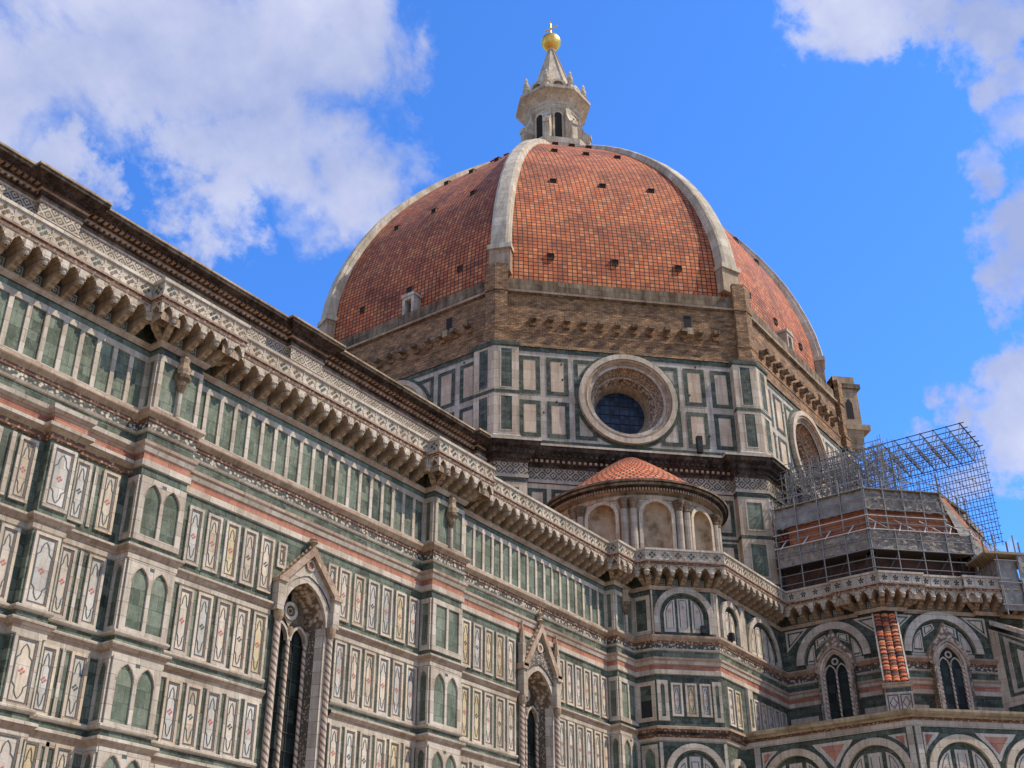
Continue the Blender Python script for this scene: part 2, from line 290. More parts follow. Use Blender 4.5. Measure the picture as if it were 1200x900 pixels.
def ribbon(mb, F, pts, w, d, mat, closed=True):
    n = len(pts); out = []
    for i in range(n):
        a = pts[(i-1) % n] if closed or i else pts[i]; b = pts[(i+1) % n] if closed or i < n-1 else pts[i]
        dx, dz = b[0]-a[0], b[1]-a[1]; l = math.hypot(dx, dz) or 1
        out.append((-dz/l*w/2, dx/l*w/2))
    for i in range(n if closed else n-1):
        j = (i+1) % n; a, b = pts[i], pts[j]; oa, ob = out[i], out[j]
        mb.face([F.p(a[0]-oa[0], a[1]-oa[1], d), F.p(b[0]-ob[0], b[1]-ob[1], d), F.p(b[0]+ob[0], b[1]+ob[1], d), F.p(a[0]+oa[0], a[1]+oa[1], d)], mat)
def ring(mb, F, uc, zc, r0, r1, d0, d1, mat, a0=0, a1=PI, seg=20, inner=None, outer=None, din=None):
    """arch band: front at d1, sides back to d0; inner edge may sit at its own depth din (a splay)"""
    inner = inner or mat; outer = outer or mat; din = d1 if din is None else din
    for i in range(seg):
        a, b = a0+(a1-a0)*i/seg, a0+(a1-a0)*(i+1)/seg
        pt = lambda r, t, d: F.p(uc+r*math.cos(t), zc+r*math.sin(t), d)
        mb.face([pt(r0, a, din), pt(r1, a, d1), pt(r1, b, d1), pt(r0, b, din)], mat)
        mb.face([pt(r1, a, d0), pt(r1, b, d0), pt(r1, b, d1), pt(r1, a, d1)], outer)
        mb.face([pt(r0, b, d0), pt(r0, a, d0), pt(r0, a, din), pt(r0, b, din)], inner)
def disc(mb, F, uc, zc, r, d, mat, a0=0, a1=2*PI, seg=24):
    pts = [F.p(uc+r*math.cos(a0+(a1-a0)*i/seg), zc+r*math.sin(a0+(a1-a0)*i/seg), d) for i in range(seg + (1 if a1-a0 < 6.2 else 0))]
    mb.face(pts, mat)
def pointed(uc, z0, w, rise, seg=6):
    """points of a pointed arch from left spring over the apex to right spring"""
    h = w/2; R = (h*h+rise*rise)/(2*h); out = []
    th = math.asin(min(1, rise/R))
    for i in range(seg+1):
        t = th*i/seg; out.append((uc-h+R-R*math.cos(t), z0+R*math.sin(t)))
    return out + [(2*uc-a, b) for a, b in reversed(out[:-1])]
def hole_wall(mb, F, u0, u1, z1, curve, d, mat, depth=0, jamb=None, z0=None):
    """wall strip above an opening curve [(u,z)...] from left to right, up to z1"""
    for (a, b) in zip(curve, curve[1:]):
        mb.face([F.p(a[0], a[1], d), F.p(b[0], b[1], d), F.p(b[0], z1, d), F.p(a[0], z1, d)], mat)
        if depth: mb.face([F.p(a[0], a[1], d-depth), F.p(b[0], b[1], d-depth), F.p(b[0], b[1], d), F.p(a[0], a[1], d)], jamb or mat)
    if curve[0][0] > u0: quad(mb, F, u0, curve[0][0], curve[0][1], z1, d, mat)
    if curve[-1][0] < u1: quad(mb, F, curve[-1][0], u1, curve[-1][1], z1, d, mat)
def band_along(mb, F, outer, inner, d0, d1, mat, side=None):
    side = side or mat
    for i in range(len(outer)-1):
        a, b, c, e = outer[i], outer[i+1], inner[i+1], inner[i]
        mb.face([F.p(*e, d1), F.p(*c, d1), F.p(*b, d1), F.p(*a, d1)], mat)
        mb.face([F.p(*a, d0), F.p(*b, d0), F.p(*b, d1), F.p(*a, d1)], side)
        mb.face([F.p(*c, d0), F.p(*e, d0), F.p(*e, d1), F.p(*c, d1)], side)
def offset_path(path, d, closed=False):
    n = len(path); out = []
    for i in range(n):
        def nrm(a, b):
            x, y = b[0]-a[0], b[1]-a[1]; l = math.hypot(x, y); return (y/l, -x/l)
        if closed: n1, n2 = nrm(path[i-1], path[i]), nrm(path[i], path[(i+1) % n])
        else:
            n1 = nrm(path[i-1], path[i]) if i else nrm(path[0], path[1]); n2 = nrm(path[i], path[i+1]) if i < n-1 else n1
        k = 1+n1[0]*n2[0]+n1[1]*n2[1]
        out.append((path[i][0]+(n1[0]+n2[0])/k*d, path[i][1]+(n1[1]+n2[1])/k*d))
    return out
def sweep(mb, path, prof, mats, closed=False):
    """prof: [(d,z)...] from low to high, mats one per segment; swept along plan path with mitres"""
    offs = {d: offset_path(path, d, closed) for d, z in prof}
    n = len(path)
    for k in range(len(prof)-1):
        (da, za), (db, zb) = prof[k], prof[k+1]; A, B = offs[da], offs[db]; mat = mats[k] if isinstance(mats, (list, tuple)) else mats
        for i in range(n if closed else n-1):
            j = (i+1) % n
            mb.face([(*A[i], za), (*A[j], za), (*B[j], zb), (*B[i], zb)], mat)
def tube(mb, a, b, r, mat, seg=6, r2=None, smooth=True, cap=False):
    a, b = Vector(a), Vector(b); d = (b-a)
    if d.length < 1e-6: return
    L_ = d.length; d.normalize(); x = d.orthogonal().normalized(); y = d.cross(x); r2 = r if r2 is None else r2
    ring_ = lambda c, q: [c+(x*math.cos(2*PI*i/seg)+y*math.sin(2*PI*i/seg))*q for i in range(seg)]
    A, B = ring_(a, r), ring_(b, r2)
    for i in range(seg):
        j = (i+1) % seg
        mb.face([A[i], A[j], B[j], B[i]], mat, uv=[(i/seg, 0), ((i+1)/seg, 0), ((i+1)/seg, L_), (i/seg, L_)], smooth=smooth)
    if cap: mb.face(list(reversed(A)), mat); mb.face(B, mat)
def lathe(mb, cx, cy, prof, mat, seg=16, a0=0, a1=2*PI, smooth=True, mats=None):
    full = abs(a1-a0-2*PI) < 1e-6
    for k in range(len(prof)-1):
        (ra, za), (rb, zb) = prof[k], prof[k+1]
        for i in range(seg):
            t, t2 = a0+(a1-a0)*i/seg, a0+(a1-a0)*(i+1)/seg
            pt = lambda r, z, t: (cx+r*math.cos(t), cy+r*math.sin(t), z)
            ps = [pt(ra, za, t), pt(ra, za, t2), pt(rb, zb, t2), pt(rb, zb, t)]
            rm = max(ra, rb); sl = math.hypot(rb-ra, zb-za)
            uv = [(rm*t, za), (rm*t2, za), (rm*t2, za+sl), (rm*t, za+sl)]
            if ra < 1e-4: ps = ps[1:]; uv = uv[1:]
            elif rb < 1e-4: ps = ps[:3]; uv = uv[:3]
            mb.face(ps, mats[k] if mats else mat, uv=uv, smooth=smooth)
def empty(name, loc=(0, 0, 0), **kw):
    o = bpy.data.objects.new(name, None); o.location = loc; COL.objects.link(o); o.empty_display_size = 1
    for k, v in kw.items(): o[k] = v
    return o
s2 = 2**-.5
FN = Face(0, -21, 1, 0)                      # aisle wall, u = X
FNP = Face(0, -21.7, 1, 0)                   # pilaster fronts
def FW(x): return Face(x, 0, 0, -1)          # west-facing walls, u = -Y
def FSW(x, y): return Face(x, y, s2, -s2)    # south-west facing
def FS(y): return Face(0, y, 1, 0)

# ------------------------------------------------------------------ ground
g = MB(); g.face([(-3000, -3000, -ZO), (3000, -3000, -ZO), (3000, 3000, -ZO), (-3000, 3000, -ZO)], 'paving')
o = g.build('ground'); o['kind'] = 'structure'

# ================================================================== CATHEDRAL
cath = empty('cathedral', label='domed cathedral clad in white, green and pink marble with a terracotta dome', category='cathedral')

# shared plan of the lower walls
TR = (-12.3, -33.6)
PATH = [(-110, -21), (-68.2, -21), (-68.2, -21.35), (-66.9, -21.35), (-66.9, -21), (-64.25, -21), (-64.25, -21.7), (-61.95, -21.7), (-61.95, -21), (-45.9, -21), (-45.9, -21.7), (-43.45, -21.7), (-43.45, -21),
        (-27.8, -21), (-27.8, -21.7), (-25.6, -21.7), (-25.6, -23.1), (-22.6, -26.1), (-12.3, -26.1), TR, (-5.1, -40.8), (5.1, -40.8)]
PATHG = [p for p in PATH if p not in [(-68.2, -21), (-68.2, -21.35), (-66.9, -21.35), (-66.9, -21)]]
# ---- decoration pieces
def quatre(mb, F, u, z, r, d, mat):
    for a, b in ((0, 1), (0, -1), (1, 0), (-1, 0)):
        cu, cz = u+a*r*.62, z+b*r*.62; k = r*.42
        mb.face([F.p(cu-k, cz, d), F.p(cu, cz-k, d), F.p(cu+k, cz, d), F.p(cu, cz+k, d)], mat)
def cusped(u, z0, z1, w, k=.16):
    h = w/2; q = min(.30, (z1-z0)*.16)
    top = [(u-h, z1-2*q), (u-h*.98, z1-1.75*q), (u-h*.55, z1-1.35*q), (u-h*.5, z1-.8*q), (u-h*.3, z1-.35*q), (u, z1)]
    top = top + [(2*u-a, b) for a, b in reversed(top[:-1])]
    bot = [(a, z0+z1-b) for a, b in reversed(top)]
    return top+bot
def inlaid(mb, F, u0, u1, z0, z1, rnd=random, fw_=.115, d=.09, red=True, base=0.0):
    fm = rnd.choice(['white_marble', 'white_marble', 'cream_marble', 'panel_white'])
    frame(mb, F, u0, u1, z0, z1, fw_, base, base+d, fm, fw_*1.0)
    pm = rnd.choice(['panel_white', 'panel_white', 'panel_grey', 'panel_grey', 'cream_marble', 'panel_yellow'])
    a0, a1, b0, b1 = u0+fw_, u1-fw_, z0+fw_, z1-fw_
    frame(mb, F, a0, a1, b0, b1, .035, base, base+d*.6, 'rosy_moulding')
    quad(mb, F, a0, a1, b0, b1, base+.03, pm)
    g_ = .06; lw = .034
    flat_frame(mb, F, a0+g_, a1-g_, b0+g_, b1-g_, lw, base+.042, 'ink_line')
    w = (a1-a0)-2*g_-lw
    if w > .12:
        ribbon(mb, F, cusped((a0+a1)/2, b0+g_+.12, b1-g_-.12, w*.92), lw*1.15, base+.045, 'ink_line')
        if red is not None: quatre(mb, F, (a0+a1)/2, (b0+b1)/2, min(.13, w*.33), base+.046, 'red_inlay' if rnd.random() < .72 else 'ink_line')
def lancets(mb, F, u0, u1, z0, z1, n, base, arched=True, side=.28):
    """white slab pierced by n green lancet fields"""
    d = .09
    w = (u1-u0-2*side-(n-1)*.17)/n
    box(mb, F, u0, u0+side, z0, z1, base, base+d, 'white_marble'); box(mb, F, u1-side, u1, z0, z1, base, base+d, 'white_marble')
    box(mb, F, u0+side, u1-side, z0, z0+.26, base, base+d, 'white_marble')
    for i in range(n):
        a = u0+side+i*(w+.17); b = a+w; c = (a+b)/2
        if i: box(mb, F, a-.17, a, z0+.26, z1, base, base+d, 'white_marble')
        if arched:
            rise = w*.85; zs = z1-.22-rise; cv = pointed(c, zs, w, rise, 5)
            hole_wall(mb, F, a, b, z1, cv, base+d, 'white_marble', d-.015, 'white_marble')
            ribbon(mb, F, pointed(c, zs, w+.06, rise+.03, 5), .045, base+d+.008, 'rosy_moulding', closed=False)
            if i < n-1: quad(mb, F, b-.02, b+.19, z1-.26, z1-.12, base+d+.006, 'ink_line')
        else:
            box(mb, F, a, b, z1-.26, z1, base, base+d, 'white_marble')
        quad(mb, F, a, b, z0+.26, z1-.1, base+.012, 'green_panel')
ROWS = [(17.50, 20.02), (13.76, 16.52), (10.26, 12.75), (6.95, 9.45), (3.6, 6.15)]
LIPS = [17.17, 13.30, 9.85, 6.55]
# ---- aisle wall sheet + courses
aw = MB()
Wn1 = (-55.45, -52.75, 16.85, 1.75); Wn2 = (-37.0, -34.15, 16.95, 1.8)      # window openings: u0,u1, spring z, rise
def wall_seg(u0, u1, z0, z1): quad(aw, FN, u0, u1, z0, z1, 0, 'green_marble')
edges = [-110, Wn1[0], Wn1[1], Wn2[0], Wn2[1], -25.6]
for i in (0, 2, 4): wall_seg(edges[i], edges[i+1], -ZO, 28.2)
WINC = []
for (a, b, zs, rise) in (Wn1, Wn2):
    c = (a+b)/2; cv = pointed(c, zs, b-a, rise, 8); WINC.append(cv)
    hole_wall(aw, FN, a, b, 28.2, cv, 0, 'green_marble')
# pilaster shafts
def shaft(mb, u0, u1, d, z0, z1, mat='green_marble'): box(mb, FN, u0, u1, z0, z1, 0, d, mat)
shaft(aw, -68.2, -66.9, .35, -ZO, 20.6)
# gallery storey: white grid over green fields (23.2 - 25.6)
def grid_storey(mb, F, u0, first, pitch, n, u1, z0=23.16, z1=25.36, bw=.20):
    box(mb, F, u0, u1, 22.95, z0, 0, .10, 'white_marble'); box(mb, F, u0, u1, z1, z1+.27, 0, .10, 'white_marble')
    quad(mb, F, u0, u1, z1+.27, 26.0, .02, 'green_panel')
    a = u0
    for i in range(n+1):
        b = first+pitch*i
        if i == 0: box(mb, F, u0, b, z0, z1, 0, .10, 'white_marble')
        elif i == n: box(mb, F, first+pitch*(i-1)+pitch-bw, u1, z0, z1, 0, .10, 'white_marble')
        else: box(mb, F, b-bw, b, z0, z1, 0, .10, 'white_marble')
        if i < n: quad(mb, F, b, b+pitch-bw, z0, z1, .025, random.choice(['green_panel', 'green_panel', 'green_marble']))
def fit_grid(mb, F, u0, u1, pitch=.842, m0=.2):
    n = max(1, round((u1-u0-.2)/pitch)); p = (u1-u0-.2)/n; grid_storey(mb, F, u0, u0+.2, p, n, u1)
fit_grid(aw, FN, -75.0, -64.25); fit_grid(aw, FN, -61.95, -45.9); fit_grid(aw, FN, -43.45, -27.8)
# inlaid panels
def panel_run(mb, F, u0, n, pitch, w, rows=ROWS, base=0.0, d=.09):
    for (z0, z1) in rows:
        for i in range(n):
            a = u0+i*pitch
            inlaid(mb, F, a, a+w, z0, z1, base=base, d=d)
            if i < n-1: quad(mb, F, a+w+.04, a+pitch-.04, z0-.1, z1, base+.02, random.choice(['green_marble', 'green_dark', 'green_panel']))
panel_run(aw, FN, -61.15, 5, 1.03, .80); panel_run(aw, FN, -51.98, 6, 1.015, .79)
panel_run(aw, FN, -42.60, 5, 1.02, .79); panel_run(aw, FN, -33.55, 6, .955, .74)
panel_run(aw, FN, -69.25, 1, 1, .77); panel_run(aw, FN, -66.80, 1, 1, .75); panel_run(aw, FN, -65.50, 1, 1, .78)
panel_run(aw, FN, -68.08, 1, 1, 1.06, base=.35)
panel_run(aw, FN, -71.9, 2, 1.1, .8)
for z0, z1 in ROWS:
    box(aw, FN, -65.88, -65.74, z0, z1, 0, .06, 'white_marble'); box(aw, FN, -69.62, -69.44, z0, z1, 0, .12, 'white_marble'); box(aw, FN, -61.9, -61.55, z0, z1, 0, .12, 'white_marble'); box(aw, FN, -61.5, -61.4, z0, z1, 0, .03, 'green_dark')
# little trapezoid panels beside the first gable
for u0_, u1_ in ((-56.0, -55.45), (-52.75, -52.12)):
    inlaid(aw, FN, u0_, u1_, 18.85, 20.02, red=None, fw_=.12)
# pilaster faces
def pilaster(u0, u1, style, name='pilaster', ret=True):
    mb = MB(); d = .7
    box(mb, FN, u0, u1, -ZO, 26.05, 0.0, d, 'green_marble')
    F = Face(0, -21.0-d, 1, 0)
    # gallery storey
    def two_fields(F, a, b, n):
        box(mb, F, a, a+.2, 22.95, 25.62, 0, .1, 'white_marble'); box(mb, F, b-.2, b, 22.95, 25.62, 0, .1, 'white_marble')
        box(mb, F, a+.2, b-.2, 22.95, 23.2, 0, .1, 'white_marble'); box(mb, F, a+.2, b-.2, 25.36, 25.62, 0, .1, 'white_marble')
        if n == 2: box(mb, F, (a+b)/2-.09, (a+b)/2+.09, 23.2, 25.36, 0, .1, 'white_marble')
        quad(mb, F, a+.2, b-.2, 23.2, 25.36, .02, 'green_panel')
    two_fields(F, u0, u1, 2)
    Fw = FW(u0); two_fields(Fw, 21.0, 21.7, 1)
    for k, (z0, z1) in enumerate(ROWS):
        n = 2; arched = (style != 'rect') or k > 0
        lancets(mb, F, u0+.02, u1-.02, z0-.1, z1+.05, n, 0, arched, side=.27)
        lancets(mb, Fw, 21.04, 21.7, z0-.1, z1+.05, 1, 0, arched, side=.12)
    o = mb.build(name, cath)
    # colonnette with capital and a carved figure on the upper storey
    cb = MB(); uc = (u0+u1)/2; y = -21.7-.18
    lathe(cb, uc, y, [(.10, 23.0), (.10, 24.15), (.13, 24.2)], 'white_marble', 10)
    lathe(cb, uc, y, [(.12, 24.2), (.20, 24.45), (.24, 24.7), (.36, 24.85), (.36, 25.0), (.26, 25.05)], 'old_stone', 10)
    lathe(cb, uc, y, [(.26, 25.05), (.30, 25.3), (.20, 25.6), (.26, 25.8), (.10, 26.0), (0.0, 26.02)], 'tan_stone', 8)
    c = cb.build('colonnette', o)
    return o
pilaster(-64.25, -61.95, 'arch'); pilaster(-45.9, -43.45, 'rect'); pilaster(-27.8, -25.6, 'rect')
aw_o = aw.build('aisle_wall', cath)

# ---- string courses swept round the whole lower plan
def course(name, path, prof, mats, label=None):
    mb = MB(); sweep(mb, path, prof, mats); return mb.build(name, cath, label)
# big string under the gallery storey, with frieze, green, pink and white bands
course('string_course', PATHG,
    [(.02, 20.46), (.10, 20.50), (.10, 20.76), (.045, 20.80), (.045, 21.08), (.10, 21.12), (.16, 21.30), (.22, 21.38), (.24, 21.52), (.05, 21.57), (.05, 21.97), (.12, 22.0), (.16, 22.10), (.10, 22.13), (.10, 22.40), (.14, 22.44), (.16, 22.60), (.30, 22.74), (.34, 22.78), (.34, 22.93), (.05, 22.97)],
    ['white_marble', 'white_marble', 'rosy_moulding', 'pink_marble', 'rosy_moulding', 'white_marble', 'rosy_moulding', 'rosy_moulding', 'white_marble', 'green_marble', 'white_marble', 'white_marble', 'white_marble', 'inlaid_frieze', 'dentil_row', 'dentil_row', 'tan_stone', 'rosy_moulding', 'rosy_moulding', 'white_marble'])
# left bays carry a heavier lower lip
lp = [(-110, -21), (-68.2, -21), (-68.2, -21.35), (-66.9, -21.35), (-66.9, -21), (-64.25, -21)]
course('string_course', lp, [(.02, 20.15), (.10, 20.2), (.13, 20.42), (.30, 20.55), (.34, 20.6), (.34, 20.74), (.11, 20.82), (.11, 21.10), (.30, 21.32), (.32, 21.5), (.1, 21.6)],
    ['dentil_row', 'dentil_row', 'tan_stone', 'rosy_moulding', 'white_marble', 'white_marble', 'pink_marble', 'rosy_moulding', 'white_marble', 'white_marble'])
NAVEP = [p for p in PATH if p[0] <= -25.6 and p != (-25.6, -23.1)]
def split_windows(path, zone):
    """cut a path where the two big windows interrupt it"""
    segs = []; cur = []
    for a, b in zip(path, path[1:]):
        cur.append(a)
        for (w0, w1) in zone:
            if a[1] == b[1] == -21 and a[0] < w0 and b[0] > w1:
                cur.append((w0, -21)); segs.append(cur); cur = [(w1, -21)]
    cur.append(path[-1]); segs.append(cur); return segs
for k, lip in enumerate(LIPS):
    zone = [(-56.1, -52.1), (-37.6, -33.65)]
    for seg in split_windows(NAVEP, zone):
        pr = [(.0, lip-.60), (.06, lip-.56), (.06, lip-.36), (.10, lip-.28), (.20, lip-.17), (.24, lip-.13), (.24, lip-.03), (.10, lip+.02), (0, lip+.03)]
        course('string_course', seg, pr, ['white_marble', 'white_marble', 'rosy_moulding', 'rosy_moulding', 'rosy_moulding', 'white_marble', 'white_marble', 'white_marble'])
        if k:
            zz = LIPS[k]+.27
            course('sill_course', seg, [(.0, zz), (.10, zz+.02), (.14, zz+.08), (.14, zz+.15), (.06, zz+.2)], 'white_marble')
# ---- big gothic windows
def spiral(mb, x, y, z0, z1, r): lathe(mb, x, y, [(r, z0), (r, z1)], 'spiral_rope', 10); lathe(mb, x, y, [(r*1.1, z1), (r*1.7, z1+.18), (r*1.9, z1+.36), (r*1.9, z1+.46), (r*.6, z1+.48)], 'tan_stone', 10)
def cross_crockets(mb, F, a, b, d, n, s=.12, mat='tan_stone'):
    for i in range(1, n):
        t = i/n; u = a[0]+(b[0]-a[0])*t; z = a[1]+(b[1]-a[1])*t
        x, y, zz = F.p(u, z+s*.6, d); mb_pts = [(s, 0, 0), (0, s, 0), (-s, 0, 0), (0, -s, 0)]
        for k in range(4):
            p, q = mb_pts[k], mb_pts[(k+1) % 4]
            mb.face([(x+p[0], y+p[1], zz), (x+q[0], y+q[1], zz), (x, y, zz+s*1.5)], mat); mb.face([(x+q[0], y+q[1], zz), (x+p[0], y+p[1], zz), (x, y, zz-s)], mat)
def big_window(a, b, zs, rise, cv, gable_hw, gz0, gz1, top, label, pinn=False):
    c = (a+b)/2; w = empty('gothic_window', (0, 0, 0), label=label); w.parent = cath
    g = MB()                                            # glass, set back in the splayed opening
    dg = -1.05; gw = (b-a)/2-.18
    quad(g, FN, c-gw, c+gw, -ZO+3, zs+rise*.9, dg, 'window_glass')
    for k in range(22):
        z = 2.0+k*.78
        if z < zs+1.2: box(g, FN, c-gw, c+gw, z, z+.035, dg, dg+.04, 'dark_cornice')
    for q in (-.5, .5):
        box(g, FN, c+q*gw-.02, c+q*gw+.02, 1.0, zs+.6, dg, dg+.03, 'black_iron')
    g.build('window_pane', w)
    j = MB()                                            # jambs and intrados
    for sgn, e in ((-1, a), (1, b)):
        i_ = c+sgn*gw
        j.face([FN.p(e, -ZO, .02), FN.p(i_, -ZO, dg), FN.p(i_, zs, dg), FN.p(e, zs, .02)], 'mosaic_inlay')
        e2 = e+sgn*.34
        box(j, FN, min(e, e2), max(e, e2), -ZO, zs, 0, .10, 'white_marble')
        e3 = e-sgn*.12; j.face([FN.p(e, -ZO, .021), FN.p(e3, -ZO, -.34), FN.p(e3, zs, -.34), FN.p(e, zs, .021)], 'white_marble')
    icv = pointed(c, zs, 2*gw, rise-.15, 8)
    for p, q, r_, s_ in zip(cv, cv[1:], icv[1:], icv):
        j.face([FN.p(*p, 0), FN.p(*q, 0), FN.p(*r_, dg), FN.p(*s_, dg)], 'carved_leaf')
    ocv = pointed(c, zs, (b-a)+.68, rise+.32, 8)
    band_along(j, FN, ocv, cv, 0, .16, 'white_marble')
    j.build('window_jamb', w)
    t = MB()                                            # tracery: two pointed lights and an eye
    hw = gw/2
    def ztop(u):
        for p_, q_ in zip(icv, icv[1:]):
            if p_[0] <= u <= q_[0]: return p_[1]+(q_[1]-p_[1])*(u-p_[0])/max(1e-6, q_[0]-p_[0])
        return zs
    for q in (-1, 1):
        i_ = pointed(c+q*hw, zs-.75, 2*hw-.24, hw*1.35-.12, 6)
        for p_, q_ in zip(i_, i_[1:]):
            if ztop(p_[0]) > p_[1] and ztop(q_[0]) > q_[1]: t.face([FN.p(p_[0], p_[1], dg+.12), FN.p(q_[0], q_[1], dg+.12), FN.p(q_[0], ztop(q_[0]), dg+.12), FN.p(p_[0], ztop(p_[0]), dg+.12)], 'old_stone')
    for q in (-1, 1):
        o_ = pointed(c+q*hw, zs-.75, 2*hw, hw*1.35, 6); i_ = pointed(c+q*hw, zs-.75, 2*hw-.24, hw*1.35-.12, 6)
        band_along(t, FN, o_, i_, dg+.1, dg+.34, 'white_marble')
    ring(t, FN, c, zs+.62, .26, .42, dg+.1, dg+.3, 'white_marble', 0, 2*PI, 16); ring(t, FN, c, zs+.62, .10, .16, dg+.1, dg+.25, 'tan_stone', 0, 2*PI, 10)
    full = pointed(c, zs-.75, 2*gw, rise*.9+.75, 8)
    t.face([FN.p(c, zs-.1, dg+.2), FN.p(c+.3, zs+.3, dg+.2), FN.p(c, zs+.25, dg+.2), FN.p(c-.3, zs+.3, dg+.2)], 'white_marble')
    t.build('tracery', w)
    for nm, u, yy, r_ in (('colonnette', a-.30, .20, .13), ('colonnette', b+.30, .20, .13), ('colonnette', c, dg+.25, .10), ('colonnette', c-gw+.05, dg+.2, .09), ('colonnette', c+gw-.05, dg+.2, .09)):
        q = MB(); x, y, _ = FN.p(u, 0, yy); spiral(q, x, y, -ZO+1, zs-(.45 if abs(yy) < .3 else .6), r_); q.build(nm, w)
    gb = MB(); h = gable_hw                              # gable
    A, B, T = (c-h, gz0), (c+h, gz0), (c, gz1)
    # tympanum above the arch
    n = len(ocv)
    def gz(u): return gz0+(gz1-gz0)*(1-abs(u-c)/h)
    for p, q in zip(ocv, ocv[1:]):
        zp, zq = gz(p[0]), gz(q[0])
        if zp > p[1] or zq > q[1]: gb.face([FN.p(p[0], p[1], .22), FN.p(q[0], q[1], .22), FN.p(q[0], max(zq, q[1]), .22), FN.p(p[0], max(zp, p[1]), .22)], 'mosaic_inlay' if pinn else 'white_marble')
    eye = (ocv[len(ocv)//2][1]+gz1)/2-.18
    ring(gb, FN, c, eye, .17, .28, .22, .30, 'white_marble', 0, 2*PI, 14); disc(gb, FN, c, eye, .17, .25, 'pink_marble', seg=12)
    for e in (-1, 1):
        P0, P1 = (c+e*h*1.06, gz0-.02), (c, gz1+.04); P2, P3 = (c, gz1-.42), (c+e*h*.80, gz0+.02)
        prism(gb, FN, [P0, P1, P2, P3] if e < 0 else [P0, P3, P2, P1], .0, .46, 'rosy_moulding', 'tan_stone')
        cross_crockets(gb, FN, P0, P1, .36, 9, .11)
        x0 = c+e*(h-.1); box(gb, FN, x0-.2, x0+.2, zs, gz0, 0, .40, 'white_marble', 'white_marble'); box(gb, FN, x0-.28, x0+.28, gz0-.16, gz0, 0, .5, 'rosy_moulding')
    gb.build('gable', w)
    fi = MB(); x, y, _ = FN.p(c, 0, .3)
    lathe(fi, x, y, [(.10, gz1-.1), (.10, gz1+.15), (.24, gz1+.25), (.08, gz1+.38), (.10, (gz1+top)/2), (.2, (gz1+top)/2+.12), (.06, (gz1+top)/2+.22), (0, top)], 'tan_stone', 8)
    fi.build('finial', w)
    if pinn:
        for e in (-1, 1):
            x0 = c+e*(h+.0); q = MB(); box(q, FN, x0-.15, x0+.15, gz0, gz0+1.2, .05, .38, 'white_marble')
            box(q, FN, x0-.26, x0+.26, gz0-.32, gz0, .02, .5, 'rosy_moulding'); xx, yy, _ = FN.p(x0, 0, .22)
            lathe(q, xx, yy, [(.20, gz0+1.2), (.04, gz0+2.35), (.08, gz0+2.4), (0, gz0+2.55)], 'tan_stone', 6, smooth=False); q.build('pinnacle', w)
    return w
big_window(*Wn1, WINC[0], 1.85, 18.30, 20.25, 20.8, 'larger gothic window with crocketed gable on the nearer bay')
big_window(*Wn2, WINC[1], 1.72, 18.75, 21.35, 22.45, 'gothic window with tall gable and two slim pinnacles', pinn=True)

# ---- corbelled gallery (ballatoio): ledge, consoles, arcade, parapet
GP = list(PATHG)
i0 = GP.index(TR)
GP = GP[:i0] + [(-12.3, -31.9), (-12.62, -31.9), (-12.62, -33.6-.13), (-11.9, -34.45)] + []      # parapet breaks forward at the tribune corner
dd = .32
cx_, cy_2 = TR
GP = [p for p in PATHG[:PATHG.index(TR)]] + [(-12.3, -32.0), (-12.62, -32.0), (-12.62, -33.73), (TR[0]+1.35*s2-.225, TR[1]-1.35*s2-.225), (TR[0]+1.35*s2, TR[1]-1.35*s2),
      (TR[0]+6.7*s2, TR[1]-6.7*s2), (TR[0]+6.7*s2-.225, TR[1]-6.7*s2-.225), (TR[0]+8.4*s2-.225, TR[1]-8.4*s2-.225), (TR[0]+8.4*s2, TR[1]-8.4*s2), (-5.1, -40.8), (5.1, -40.8)]
gal = MB()
sweep(gal, GP, [(.03, 25.92), (.08, 25.95), (.20, 26.10), (.22, 26.18), (.05, 26.22)], ['green_dark', 'rosy_moulding', 'tan_stone', 'ochre_stone'])
sweep(gal, GP, [(.03, 26.22), (.03, 27.2)], 'green_dark')
sweep(gal, GP, [(0.0, 27.18), (1.02, 27.18)], 'tan_stone')           # soffit
sweep(gal, GP, [(1.18, 27.22), (1.22, 27.26), (1.20, 27.3), (1.20, 27.42), (1.26, 27.46), (1.28, 27.55), (1.17, 27.58), (1.17, 28.18), (1.27, 28.22), (1.27, 28.36), (1.0, 28.4)],
      ['white_marble', 'dentil_row', 'dentil_row', 'dentil_row', 'rosy_moulding', 'white_marble', 'white_marble', 'white_marble', 'white_marble', 'old_stone'])
sweep(gal, GP, [(1.0, 28.4), (1.0, 27.5), (-.3, 27.5)], ['old_stone', 'old_stone'])
gal_o = gal.build('corbel_gallery', cath)
# console prototype in local coordinates: x along wall, y outwards negative
def console_mesh():
    mb = MB(); w = .15
    pr = [(.0, 26.2), (.14, 26.2), (.24, 26.24), (.40, 26.27), (.46, 26.35), (.62, 26.39), (.72, 26.44), (.80, 26.55), (1.0, 26.58), (1.10, 26.64), (1.12, 26.74), (0, 26.74)]
    pts = lambda x: [(x, -a, z) for a, z in pr]
    mb.face(list(reversed(pts(-w))), 'console_stone'); mb.face(pts(w), 'console_stone')
    for (a, b) in zip(pr, pr[1:]): mb.face([(-w, -a[0], a[1]), (w, -a[0], a[1]), (w, -b[0], b[1]), (-w, -b[0], b[1])], 'console_stone')
    # leafy capital at the tip
    for k, (r_, z) in enumerate(((.19, 26.80), (.12, 26.66))):
        lathe(mb, 0, -1.10, [(.05, z-.12), (r_, z-.02), (r_*.8, z+.08), (.04, z+.1)], 'white_marble', 8)
    return mb
proto_me = None
corbels = 0; arcade = MB(); panels = MB()
